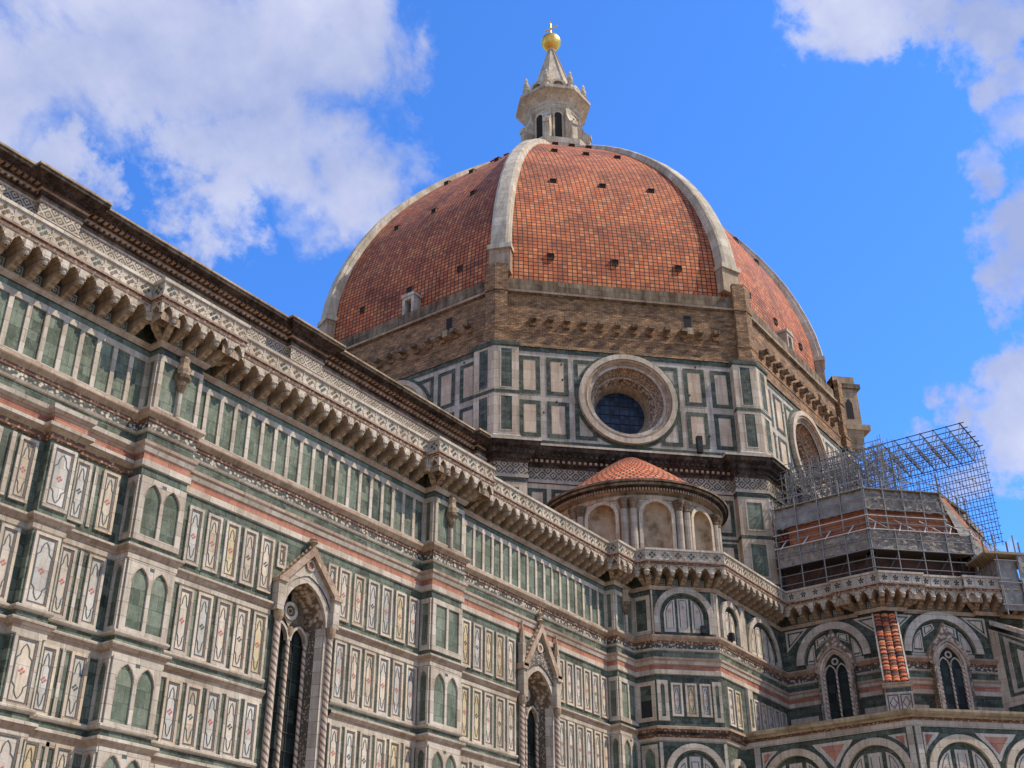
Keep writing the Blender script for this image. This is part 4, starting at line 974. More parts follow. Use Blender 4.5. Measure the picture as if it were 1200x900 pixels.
# ================================================================== EXEDRA (half-round tribune of the diagonal side)
ex = empty('exedra'); ex.parent = cath
EC = Vector((-25.0*s2, -25.0*s2)); EN = math.radians(225)
def eprof(mb, prof, mats, seg=60):
    for k in range(len(prof)-1):
        (ra, za), (rb, zb) = prof[k], prof[k+1]
        for i in range(seg):
            t, t2 = EN-PI/2+PI*i/seg, EN-PI/2+PI*(i+1)/seg
            pt = lambda r, z, t: (EC.x+r*math.cos(t), EC.y+r*math.sin(t), z)
            sl = math.hypot(rb-ra, zb-za); rm = max(ra, rb)
            mb.face([pt(ra, za, t), pt(ra, za, t2), pt(rb, zb, t2), pt(rb, zb, t)], mats[k] if isinstance(mats, list) else mats, uv=[(rm*t, za), (rm*t2, za), (rm*t2, za+sl), (rm*t, za+sl)])
RE = 6.15
mb = MB()
# cylinder wall with five arched niches
nich = [math.radians(36*q) for q in (-2, -1, 0, 1, 2)]; hwN = math.radians(9.6); zN = 32.55; rN = RE*math.tan(hwN)
def cyl(t, z, r=RE): return (EC.x+r*math.cos(EN+t), EC.y+r*math.sin(EN+t), z)
tcur = -PI/2; zb_, zt_ = 27.4, 34.0
for tn in nich:
    for i in range(4):
        a = tcur+(tn-hwN-tcur)*i/4; b = tcur+(tn-hwN-tcur)*(i+1)/4
        mb.face([cyl(a, zb_), cyl(b, zb_), cyl(b, zt_), cyl(a, zt_)], 'cream_marble')
    for i in range(10):
        a = -hwN+2*hwN*i/10; b = -hwN+2*hwN*(i+1)/10
        za = zN+rN*math.sqrt(max(0, 1-(a/hwN)**2)); zb2 = zN+rN*math.sqrt(max(0, 1-(b/hwN)**2))
        mb.face([cyl(tn+a, za), cyl(tn+b, zb2), cyl(tn+b, zt_), cyl(tn+a, zt_)], 'cream_marble')
    tcur = tn+hwN
for i in range(4):
    a = tcur+(PI/2-tcur)*i/4; b = tcur+(PI/2-tcur)*(i+1)/4; mb.face([cyl(a, zb_), cyl(b, zb_), cyl(b, zt_), cyl(a, zt_)], 'cream_marble')
eprof(mb, [(RE+.02, 33.75), (RE+.12, 33.8), (RE+.14, 34.05), (RE+.1, 34.08), (RE+.1, 34.25), (RE+.35, 34.32), (RE+.4, 34.5), (RE+.75, 34.62), (RE+.8, 34.78), (RE+.95, 34.82), (RE+.95, 34.98), (RE+.3, 35.15)],
      ['white_marble', 'tan_stone', 'white_marble', 'old_stone', 'tan_stone', 'dentil_row', 'dark_cornice', 'old_stone', 'dark_cornice', 'old_stone', 'old_stone'])
for i in range(96):
    t = -PI/2+PI*(i+.5)/96; F = Face(*cyl(t, 0, RE+.36)[:2], -math.sin(EN+t), math.cos(EN+t)); box(mb, F, -.055, .055, 34.30, 34.5, 0, .14, 'tan_stone')
ew = mb.build('exedra_wall', ex)
for tn in nich:
    nb = MB(); F = Face(*cyl(tn, 0)[:2], -math.sin(EN+tn), math.cos(EN+tn)); rN2 = rN
    for i in range(12):          # concave niche with a shell dome
        a, b = PI*i/12, PI*(i+1)/12; pt = lambda t, z, k=1.0: F.p(-rN2*math.cos(t)*k, z, -rN2*math.sin(t)*.95*k)
        nb.face([pt(a, zb_), pt(b, zb_), pt(b, zN), pt(a, zN)], 'niche_plaster', smooth=True)
        for j in range(6):
            p, q = PI/2*j/6, PI/2*(j+1)/6
            nb.face([pt(a, zN+rN2*math.sin(p), math.cos(p)), pt(b, zN+rN2*math.sin(p), math.cos(p)), pt(b, zN+rN2*math.sin(q), math.cos(q)), pt(a, zN+rN2*math.sin(q), math.cos(q))], 'niche_plaster', smooth=True)
    ring(nb, F, 0, zN, rN, rN+.26, -.1, .10, 'cream_marble', 0, PI, 16)
    for sg in (-1, 1): box(nb, F, min(sg*rN, sg*(rN+.26)), max(sg*rN, sg*(rN+.26)), zb_, zN, -.1, .10, 'cream_marble')
    nb.build('niche', ex)
for q in (-90, -54, -18, 18, 54, 90):
    for dq in (-2.9, 2.9):
        t = math.radians(q+dq)
        if abs(t) > PI/2: continue
        cb = MB(); x, y, _ = cyl(t, 0, RE+.18)
        lathe(cb, x, y, [(.30, 27.5), (.27, 28.2), (.25, 33.0)], 'white_marble', 12); lathe(cb, x, y, [(.25, 33.0), (.30, 33.1), (.27, 33.2), (.40, 33.55), (.44, 33.75)], 'old_stone', 10); cb.build('column', ex)
rf = MB(); apz = 40.1
eprof(rf, [(RE+.4, 35.12), (6.3, 35.25)], 'old_stone')
for j in range(8):                # half cone of clay tiles, slightly domed at the top
    ra, rb = 6.3*(1-j/8), 6.3*(1-(j+1)/8); za, zb2 = 35.1+(apz-35.1)*(1-(1-j/8)**1.0*1)*1, 35.1+(apz-35.1)*(j+1)/8
    f = lambda x: 35.25+(apz-35.25)*(1-(1-x)**1.12)
    za, zb2 = f(j/8), f((j+1)/8)
    for i in range(36):
        t, t2 = EN-PI/2+PI*i/36, EN-PI/2+PI*(i+1)/36; pt = lambda r, z, t: (EC.x+r*math.cos(t), EC.y+r*math.sin(t), z)
        sl = 8.0/8; ps = [pt(ra, za, t), pt(ra, za, t2), pt(rb, zb2, t2), pt(rb, zb2, t)]; uv = [(5*.75*t, j*sl), (5*.75*t2, j*sl), (5*.75*t2, j*sl+sl), (5*.75*t, j*sl+sl)]
        if j == 7: ps, uv = ps[:3], uv[:3]
        rf.face(ps, 'clay_tiles', uv=uv)
rf.build('half_cone_roof', ex)

# ================================================================== SACRISTY BLOCK between nave and tribune
blk = MB()
BPATH = [(-25.6, -21.7), (-25.6, -23.1), (-22.6, -26.1), (-12.3, -26.1), TR, (-5.1, -40.8), (5.1, -40.8)]
sweep(blk, BPATH, [(0, -ZO), (0, 26.2)], ['green_dark'])
sweep(blk, BPATH[:4], [(.0, 16.35), (.10, 16.4), (.12, 16.6), (.28, 16.72), (.30, 16.9), (.42, 17.05), (.42, 17.2), (.08, 17.3)], ['white_marble', 'white_marble', 'dentil_row', 'dark_cornice', 'dentil_row', 'rosy_moulding', 'white_marble'])
FB = FSW(-25.6, -23.1); LB = math.hypot(3, 3); FBS = FS(-26.1); FBW = FW(-25.6)
def panels3(mb, F, uc, zs, R_, stilt, n=3):
    """blind arch: ring, green field, n white inlaid panels"""
    zb = zs-stilt
    ring(mb, F, uc, zs, R_-.38, R_, 0, .26, 'white_marble', 0, PI, 22); ring(mb, F, uc, zs, R_-.50, R_-.38, 0, .14, 'green_dark', 0, PI, 22)
    for sg in (-1, 1):
        a, b = sorted((uc+sg*(R_-.38), uc+sg*R_)); box(mb, F, a, b, zb, zs, 0, .26, 'white_marble')
    Ri = R_-.62; w = 2*Ri/n
    for k in range(n):
        a, b = uc-Ri+k*w+.08, uc-Ri+(k+1)*w-.08
        def top(u): return zs+math.sqrt(max(0, (Ri-.05)**2-(u-uc)**2))
        m_ = 5; up = [(a+(b-a)*i/m_, min(top(a+(b-a)*i/m_), zs+Ri-.12)) for i in range(m_+1)]
        poly = [(a, zb+.1), (b, zb+.1)]+[(u_, z_) for u_, z_ in reversed(up)]
        mb.face([F.p(u_, z_, .05) for u_, z_ in poly], 'panel_white')
        cu = sum(p[0] for p in poly)/len(poly); cz = sum(p[1] for p in poly)/len(poly)
        inn = [(cu+(p[0]-cu)*.62, cz+(p[1]-cz)*.82) for p in poly]; ribbon(mb, F, inn, .05, .06, 'ink_line')
        quatre(mb, F, cu, cz, .12, .062, 'red_inlay')
# W face
for z0, z1 in ((17.75, 19.95), (23.2, 25.5)):
    frame(blk, FBW, 21.75, 23.05, z0-.15, z1+.1, .25, 0, .09, 'cream_marble')
quad(blk, FBW, 22.0, 22.8, 17.8, 18.9, .02, 'deep_opening')
lancets(blk, FBW, 21.9, 23.0, 11.5, 16.2, 1, 0, True, side=.2)
# SW face
panels3(blk, FB, 2.1, 24.15, 2.0, 1.05)
box(blk, FB, 4.0, 4.2, 23.0, 25.9, 0, .12, 'white_marble'); box(blk, FB, 0, .1, 23.0, 25.9, 0, .12, 'cream_marble')
box(blk, FB, 4.12, 4.24, 23.0, 25.8, 0, .2, 'white_marble')
for (a, b) in ((.95, 1.66), (1.86, 2.6), (2.8, 3.5)): inlaid(blk, FB, a, b, 17.9, 19.95)
lancets(blk, FB, .05, .75, 17.6, 20.1, 1, 0, True, side=.22); lancets(blk, FB, 3.62, 4.2, 17.6, 20.1, 1, 0, True, side=.18)
panels3(blk, FB, 2.15, 14.35, 1.9, 6)
box(blk, FB, .0, .2, 0, 16.3, 0, .1, 'white_marble'); box(blk, FB, 4.05, 4.24, 0, 16.3, 0, .1, 'white_marble')
# S face
panels3(blk, FBS, -20.7, 24.45, 1.4, 1.4, 2); panels3(blk, FBS, -15.85, 23.45, 2.55, .4, 4)
box(blk, FBS, -22.6, -22.3, 23.0, 25.9, 0, .12, 'white_marble'); box(blk, FBS, -19.2, -18.5, 23.0, 25.9, 0, .18, 'white_marble'); box(blk, FBS, -19.2, -18.5, 17.3, 20.4, 0, .2, 'white_marble')
quad(blk, FBS, -19.02, -18.68, 18.0, 19.8, .205, 'green_dark')
for a in (-21.9, -20.85, -18.1, -17.05, -16.0, -14.95, -13.9): inlaid(blk, FBS, a, a+.78, 17.6, 20.0)
panels3(blk, FBS, -21.4, 14.6, 1.0, 6, 2)
blk.build('sacristy_block', cath)
# the tribune walls
tw = MB(); FTW = FW(-12.3); FTS = FSW(*TR)
def spandrel(mb, F, uc, zs, R_, u0, u1, zt):
    for sg, ue in ((-1, u0), (1, u1)):
        a = ue-sg*.15; top = zt-.25
        pts = [(a, top), (uc+sg*R_*.62, top), (a, zs+R_*.42)]
        if abs(a-uc) > R_*.75:
            if sg > 0: pts = [pts[0], pts[1], pts[2]]
            mb.face([F.p(*p, .03) for p in pts], 'panel_white'); cu = sum(p[0] for p in pts)/3; cz = sum(p[1] for p in pts)/3
            mb.face([F.p(cu+(p[0]-cu)*.72, cz+(p[1]-cz)*.72, .036) for p in pts], 'green_dark'); mb.face([F.p(cu+(p[0]-cu)*.5, cz+(p[1]-cz)*.5, .042) for p in pts], 'panel_white')
def tri_arch(mb, F, uc, zs, R_, u0, u1):
    ring(mb, F, uc, zs, R_-.52, R_, 0, .30, 'white_marble', 0, PI, 28)
    ring(mb, F, uc, zs, R_-.66, R_-.52, 0, .12, 'green_dark', 0, PI, 28)
    quad(mb, F, uc-R_+.6, uc+R_-.6, zs-.3, zs, .02, 'white_marble')
    Ri = R_-.72
    for sg in (-1, 1):                                   # quadrant fields beside the window hood
        pts = [(uc+sg*1.35, zs+.05), (uc+sg*(Ri), zs+.05)]+[(uc+sg*Ri*math.cos(t), zs+Ri*math.sin(t)) for t in (.25, .5, .72)]+[(uc+sg*1.35, zs+math.sqrt(max(.1, Ri*Ri-1.35**2))-.05)]
        for sc, dd_, mt in ((1, .03, 'panel_white'), (.80, .036, 'green_dark'), (.66, .042, 'panel_white')):
            cu = sum(p[0] for p in pts)/len(pts); cz = sum(p[1] for p in pts)/len(pts); mb.face([F.p(cu+(p[0]-cu)*sc, cz+(p[1]-cz)*sc, dd_) for p in pts], mt)
        pts = [(uc+sg*1.2, zs+Ri*.52), (uc+sg*1.2, zs+Ri*.84), (uc+sg*.45, zs+Ri*.97), (uc+sg*.3, zs+Ri*.80)]
        for sc, dd_, mt in ((1, .03, 'panel_white'), (.76, .036, 'green_dark'), (.55, .042, 'panel_white')):
            cu = sum(p[0] for p in pts)/len(pts); cz = sum(p[1] for p in pts)/len(pts); mb.face([F.p(cu+(p[0]-cu)*sc, cz+(p[1]-cz)*sc, dd_) for p in pts], mt)
    spandrel(mb, F, uc, zs, R_, u0, u1, 26.1)
tri_arch(tw, FTW, 29.8, 23.25, 2.66, 26.3, 33.4); tri_arch(tw, FTS, 3.86, 23.25, 2.85, .3, 7.5)
tri_arch(tw, FS(-40.8), 0, 23.25, 2.85, -5, 5)
for F, a, b, extra in ((FTW, 26.15, 28.15, 27.2), (FTW, 31.4, 33.5, 32.2), (FTS, .1, 2.2, 1.1), (FTS, 5.5, 10.1, 7.0)):
    box(tw, F, a, b, 17.2, 19.75, 0, .04, 'white_marble')
    n = max(1, int((b-a)/1.1)); w = (b-a)/n
    for i in range(n):
        u = a+i*w+.12
        if i % 2 == 0: inlaid(tw, F, u, u+w-.24, 17.5, 19.5, fw_=.12, d=.08, base=.04)
        else: quad(tw, F, u+.2, u+w-.44, 17.4, 19.2, .05, 'deep_opening')
tw.build('tribune_wall', cath)
def tri_window(F, uc, label):
    w = empty('lancet_window', label=label); w.parent = cath; hw = 1.27; zs = 22.35
    g_ = MB(); quad(g_, F, uc-.84, uc+.84, 17.2, zs+.75, .35, 'window_glass'); g_.face([F.p(a_, b_, .352) for a_, b_ in pointed(uc, zs, 1.68, 1.3, 7)], 'window_glass')
    g_.build('window_pane', w)
    f_ = MB()
    for sg in (-1, 1):
        for (p, q, dd_, mt) in ((.80, .95, .50, 'spiral_rope'), (.95, 1.12, .58, 'white_marble'), (1.12, 1.27, .66, 'mosaic_inlay')):
            a, b = sorted((uc+sg*p, uc+sg*q)); box(f_, F, a, b, 17.2, zs, 0.0, dd_, mt)
    for (p, q, dd_, mt, r_) in ((.80, .95, .50, 'tan_stone', 1.25), (.95, 1.12, .58, 'white_marble', 1.40), (1.12, 1.27, .66, 'rosy_moulding', 1.60)):
        band_along(f_, F, pointed(uc, zs, 2*q, r_+.15, 7), pointed(uc, zs, 2*p, r_, 7), 0, dd_, mt)
    # ogee hood
    o1 = pointed(uc, zs, 2.54, 1.75, 7); hood = [(u_, z_+(.0 if abs(u_-uc) > .5 else (.5-abs(u_-uc))*1.7)) for u_, z_ in pointed(uc, zs+.2, 2.9, 1.95, 7)]
    band_along(f_, F, hood, o1, 0, .5, 'carved_leaf', 'tan_stone')
    f_.build('window_frame', w)
    t = MB()
    for q in (-1, 1): band_along(t, F, pointed(uc+q*.41, zs-.05, .82, .62, 6), pointed(uc+q*.41, zs-.05, .66, .52, 6), .36, .46, 'white_marble')
    ring(t, F, uc, zs+.72, .14, .25, .36, .46, 'white_marble', 0, 2*PI, 14); box(t, F, uc-.055, uc+.055, 17.2, zs-.02, .36, .46, 'spiral_rope'); t.build('tracery', w)
tri_window(FTW, 29.95, 'left of the two lancet windows with ogee hood'); tri_window(FTS, 3.98, 'right of the two lancet windows with ogee hood')
# tile-capped raking buttresses
def spur(top, az, L_, z0, z1, w, name='raking_buttress', zlow=14):
    mb = MB(); t = math.radians(az); e = Vector((math.cos(t), math.sin(t))); s_ = Vector((-e.y, e.x))
    T = Vector(top)
    P = lambda l, b, z: (T.x+e.x*l+s_.x*b, T.y+e.y*l+s_.y*b, z)
    sl = (z1-z0)/L_
    for sg in (-1, 1):
        mb.face([P(-.6, sg*w*.85, zlow), P(L_+.1, sg*w*.85, zlow), P(L_+.1, sg*w*.85, z1-.5), P(-.6, sg*w*.85, z0-.2)], 'cream_marble')
    mb.face([P(L_+.1, -w*.85, zlow), P(L_+.1, w*.85, zlow), P(L_+.1, w*.85, z1-.5), P(L_+.1, -w*.85, z1-.5)], 'white_marble')
    for sg in (-1, 1):
        b = sg*w*.86
        for sc, mt, e_ in ((1, 'green_dark', 0), (.86, 'white_marble', .01), (.72, 'green_dark', .02), (.5, 'panel_white', .03), (.34, 'pink_marble', .04)):
            tri = [(.35, z0-.75), (.35, z1-.2), (L_*.85, z1-.2)]; cl_ = sum(p[0] for p in tri)/3; cz = sum(p[1] for p in tri)/3
            mb.face([P(cl_+(p[0]-cl_)*sc, b+sg*e_, cz+(p[1]-cz)*sc) for p in tri], mt)
        for zz_ in (z1-.8, z1-2.0, z1-3.2): mb.face([P(0, b, zz_-.5), P(L_, b, zz_-.5), P(L_, b, zz_), P(0, b, zz_)], 'green_dark')
    ro = mb.build(name, cath)
    # tiles: rows of half-round cover tiles
    tb = MB(); n = 3; rows = 20; ln = math.hypot(L_, z1-z0)
    tb.face([P(0, w, z0-.12), P(0, -w, z0-.12), P(L_, -w, z1-.12), P(L_, w, z1-.12)], 'old_stone')
    for c in range(n):
        b0 = -w+2*w*(c+.5)/n
        for r_ in range(rows):
            f0, f1 = r_/rows, (r_+1.12)/rows; rad0, rad1 = w/n*.90, w/n*.98
            for i in range(6):
                a0, a1 = PI*i/6, PI*(i+1)/6
                q = lambda f, rad, a: P(L_*f+math.sin(a)*rad*.5*(-(z1-z0)/ln), b0+rad*math.cos(a), z0+(z1-z0)*f+math.sin(a)*rad*.5*(L_/ln)+.05*(f == f1))
                tb.face([q(f0, rad0, a0), q(f0, rad0, a1), q(f1, rad1, a1), q(f1, rad1, a0)], 'clay_tiles', uv=[(c*1.7+r_*.9, 0.12+r_), (c*1.7+r_*.9, .2+r_), (c*1.7+r_*.9+.2, .2+r_), (c*1.7+r_*.9+.2, .3+r_)])
            q2 = lambda a: P(L_*f1+math.sin(a)*rad1*.5*(-(z1-z0)/ln), b0+rad1*math.cos(a), z0+(z1-z0)*f1+math.sin(a)*rad1*.5*(L_/ln)+.05)
            tb.face([q2(PI*i/6) for i in range(7)], 'clay_tiles')
    for sg in (-1, 1):
        tb.face([P(0, sg*w, z0-.2), P(L_, sg*w, z1-.2), P(L_, sg*w, z1+.16), P(0, sg*w, z0+.16)], 'white_marble'); tb.face([P(0, sg*w*1.14, z0-.2), P(L_, sg*w*1.14, z1-.2), P(L_, sg*w*1.14, z1+.12), P(0, sg*w*1.14, z0+.12)], 'white_marble')
        tb.face([P(0, sg*w, z0+.16), P(L_, sg*w, z1+.16), P(L_, sg*w*1.14, z1+.12), P(0, sg*w*1.14, z0+.12)], 'white_marble')
    tb.build('tile_coping', ro)
    pb_ = MB(); c0 = P(L_-.35, 0, 0); F = Face(P(L_+.25, -w*1.15, 0)[0], P(L_+.25, -w*1.15, 0)[1], s_.x, s_.y)
    W2 = 2.3*w
    for (a, b, g0, m_) in ((-.0, .0, zlow, 'white_marble'),): box(pb_, F, 0, W2, zlow, z1-.35, -1.2, 0, 'white_marble', 'white_marble')
    box(pb_, F, -.1, W2+.1, z1-.4, z1-.1, -1.3, .1, 'ochre_stone')
    quad(pb_, F, .04, W2-.04, z1-.7, z1-.45, .012, 'green_dark'); quad(pb_, F, .04, W2-.04, z1-2.4, z1-2.0, .012, 'green_dark')
    for k in range(2):
        a = .1+k*(W2-.1)/2; flat_frame(pb_, F, a, a+(W2-.3)/2, z1-1.9, z1-.85, .07, .014, 'ink_line'); ribbon(pb_, F, [(a+(W2-.3)/4+.22*math.cos(q), z1-1.37+.34*math.sin(q)) for q in (0, PI/2, PI, 3*PI/2)], .07, .016, 'ink_line')
    pb_.build('buttress_pier', ro)
spur((-12.55, -33.75), 200, 3.4, 25.7, 20.25, .72)
spur((-6.5, -39.5), 247.5, 9.0, 25.5, 20.5, .8)
# chapels ring in front of the tribune
ch = MB(); CHP = [(-20, -26.1), (-20, -36.8), (-12.2, -44.6), (12, -44.6)]
sweep(ch, CHP, [(0, -ZO), (0, 16.4)], ['green_dark'])
sweep(ch, CHP, [(.03, 16.42), (.08, 16.44), (.08, 16.76), (.14, 16.78), (.16, 16.86), (.30, 16.92), (.34, 17.02), (.5, 17.1), (.55, 17.22), (.55, 17.36), (-.6, 17.45), (-.7, 17.5)],
      ['white_marble', 'white_marble', 'white_marble', 'dentil_row', 'dentil_row', 'ochre_stone', 'ochre_stone', 'ochre_stone', 'ochre_stone', 'old_stone', 'old_stone'])
ch.face([(-19.6, -26.1, 17.45), (-19.6, -36.6, 17.45), (-12.3, -33.6, 18.2), (-12.3, -26.1, 18.2)], 'roof_lead'); ch.face([(-19.6, -36.6, 17.45), (-12.0, -44.3, 17.45), (-5.1, -40.8, 18.2), (-12.3, -33.6, 18.2)], 'roof_lead')
FC1 = FW(-20); FC2 = FSW(-20, -36.8)
def chapel_arches(F, cs, R_, zs, u0, u1):
    for c in cs:
        ring(ch, F, c, zs, R_-.42, R_, 0, .24, 'cream_marble', 0, PI, 26); ring(ch, F, c, zs, R_+.0, R_+.22, 0, .06, 'green_dark', 0, PI, 26)
        for sg in (-1, 1):
            a, b = sorted((c+sg*(R_-.42), c+sg*R_)); box(ch, F, a, b, -ZO, zs, 0, .24, 'cream_marble')
        Ri = R_-.6
        for k, (a, b) in enumerate(((-Ri+.05, -Ri*.42), (-Ri*.26, Ri*.26), (Ri*.42, Ri-.05))):
            def top(u): return zs+math.sqrt(max(0, (Ri)**2-u*u))-.1
            up = [(c+a+(b-a)*i/5, top(a+(b-a)*i/5)) for i in range(6)]
            if k == 1: up = [(c+a, zs+Ri*.85), (c+b, zs+Ri*.85)]
            poly = [(c+a, zs-6), (c+b, zs-6)]+list(reversed(up)); ch.face([F.p(*p, .04) for p in poly], 'panel_white')
            ps = [(c+(a+b)/2+(p[0]-c-(a+b)/2)*.6, p[1]-.22) for p in poly]; ribbon(ch, F, ps, .05, .05, 'ink_line')
            quatre(ch, F, c+(a+b)/2, zs+.3, .13, .052, 'red_inlay')
    # white field with red triangles between arches
    pts = [u0]+[c for c in cs]+[u1]
    for a, b in zip(cs, cs[1:]):
        m_ = (a+b)/2; tz = 16.15
        ch.face([F.p(m_-1.3, tz, .03), F.p(m_, zs+.75, .03), F.p(m_+1.3, tz, .03)][::-1], 'panel_white'); ch.face([F.p(m_-.75, tz-.18, .036), F.p(m_, zs+1.15, .036), F.p(m_+.75, tz-.18, .036)][::-1], 'pink_marble')
    for e, c, sg in ((u0, cs[0], 1), (u1, cs[-1], -1)):
        ch.face([F.p(e+sg*.45, 16.1, .03), F.p(e+sg*1.5, 16.1, .03), F.p(e+sg*.45, zs+1.0, .03)], 'panel_white'); ch.face([F.p(e+sg*.58, 15.98, .036), F.p(e+sg*1.1, 15.98, .036), F.p(e+sg*.58, zs+1.5, .036)], 'pink_marble')
        a, b = sorted((e, e+sg*.35)); box(ch, F, a, b, -ZO, 16.42, 0, .12, 'white_marble')
chapel_arches(FC1, (29.35, 34.3), 2.2, 13.85, 26.75, 36.75); chapel_arches(FC2, (2.7, 7.45), 2.2, 13.8, .05, 11.0)
ch.build('chapel_wall', cath)
# tribune drum that carries its half dome, behind the scaffold
td = MB(); TC = Vector((0, -28.5))
def tpath(ap):
    return [tuple(TC+Vector((ap/math.cos(R22)*math.cos(t), ap/math.cos(R22)*math.sin(t)))) for t in [math.radians(157.5+45*k) for k in range(6)]]
TP = tpath(9.6); sweep(td, TP, [(0, 27.6), (0, 33.5)], ['brown_void'])
for k in range(5):
    A, B = TP[k], TP[k+1]
    for (f0, z0, f1, z1) in ((1, 33.5, .84, 36.2), (.84, 36.2, .5, 38.4), (.5, 38.4, 0.05, 39.4)):
        q = lambda P, f, z: (TC.x+(P[0]-TC.x)*f, TC.y+(P[1]-TC.y)*f, z)
        td.face([q(A, f0, z0), q(B, f0, z0), q(B, f1, z1), q(A, f1, z1)], 'clay_tiles')
td.build('tribune_dome', cath)
# gallery end at the far drum corner
lg = MB(); F = face_k(25.6, 315); HWL = 25.6*math.tan(R22)
box(lg, F, -HWL-.2, HWL, 51.6, 52.2, -.5, 2.3, 'tan_stone', 'ochre_stone'); prism(lg, F, [(-HWL+.3, 49.8), (-HWL+4, 49.8), (-HWL+4, 51.6), (-HWL-.1, 51.6)], -.5, 1.6, 'ochre_stone')
box(lg, F, -HWL+.2, -HWL+1.6, 52.2, 56.2, -.5, 1.7, 'tan_stone'); box(lg, F, -HWL+.0, -HWL+1.9, 56.2, 56.7, -.6, 2.0, 'old_stone'); box(lg, F, -HWL+.3, -HWL+1.7, 56.7, 57.6, -.6, 1.6, 'tan_stone')
for k in range(1, 8):
    box(lg, F, -HWL+k*2.6, -HWL+k*2.6+.5, 52.2, 56.2, .9, 1.6, 'tan_stone')
box(lg, F, -HWL+1.9, HWL, 56.2, 56.7, -.6, 1.8, 'old_stone'); Fw_ = Face(*F.p(-HWL+.2, 0, -.5)[:2], F.n[0], F.n[1])
w_pts = [(.8, 52.9), (1.5, 52.9), (1.5, 54.6), (1.15, 55.1), (.8, 54.6)]
lg.face([(F.p(-HWL+.2-.02, z, -.5+a)) for a, z in w_pts], 'deep_opening')
lg.build('drum_loggia', cath)

# ================================================================== SCAFFOLDING around the tribune dome
SB = (-12.0, -29.0, 27.6+ZO)
sc = empty('scaffolding', SB, label='grey netted tube scaffolding with brown boards wrapped round the small tribune dome', category='scaffolding')
def sbuild(mb, name): return mb.build(name, sc, off=SB)
SP = tpath(11.35)
W_A, W_B = (-11.35, -26.25), SP[1]
def SC(t): return (W_B[0]+t*s2, W_B[1]-t*s2)
rnd = random.Random(5)
def net(a, b, z0, z1, out0, out1, mat, n=1, name='debris_net', sag=.08):
    L_ = math.hypot(b[0]-a[0], b[1]-a[1]); F = Face(a[0], a[1], (b[0]-a[0])/L_, (b[1]-a[1])/L_)
    for k in range(n):
        mb = MB(); u0, u1 = L_*k/n+.02, L_*(k+1)/n-.02; nu, nz = 7, 6; G = {}
        for i in range(nu+1):
            for j in range(nz+1):
                d = out0+(out1-out0)*j/nz + (math.sin(PI*i/nu)*sag*rnd.uniform(-.6, 1)) + rnd.uniform(-.02, .03)
                zz_ = z0+(z1-z0)*j/nz+(rnd.uniform(-.08, .08) if j in (0, nz) else 0)
                G[i, j] = F.p(u0+(u1-u0)*i/nu, zz_, d)
        for i in range(nu):
            for j in range(nz): mb.face([G[i, j], G[i+1, j], G[i+1, j+1], G[i, j+1]], mat, smooth=True)
        sbuild(mb, name)
LOW, HIGH = 7.7, 5.9
SC2 = SC(LOW); SC3 = SC(HIGH)
runs = [(W_A, W_B, W_A, W_B, 4), (W_B, SC2, W_B, SC3, 4), (SC2, (SC2[0]+6, SC2[1]-.4), SC3, (SC3[0]+5, SC3[1]-.4), 3)]
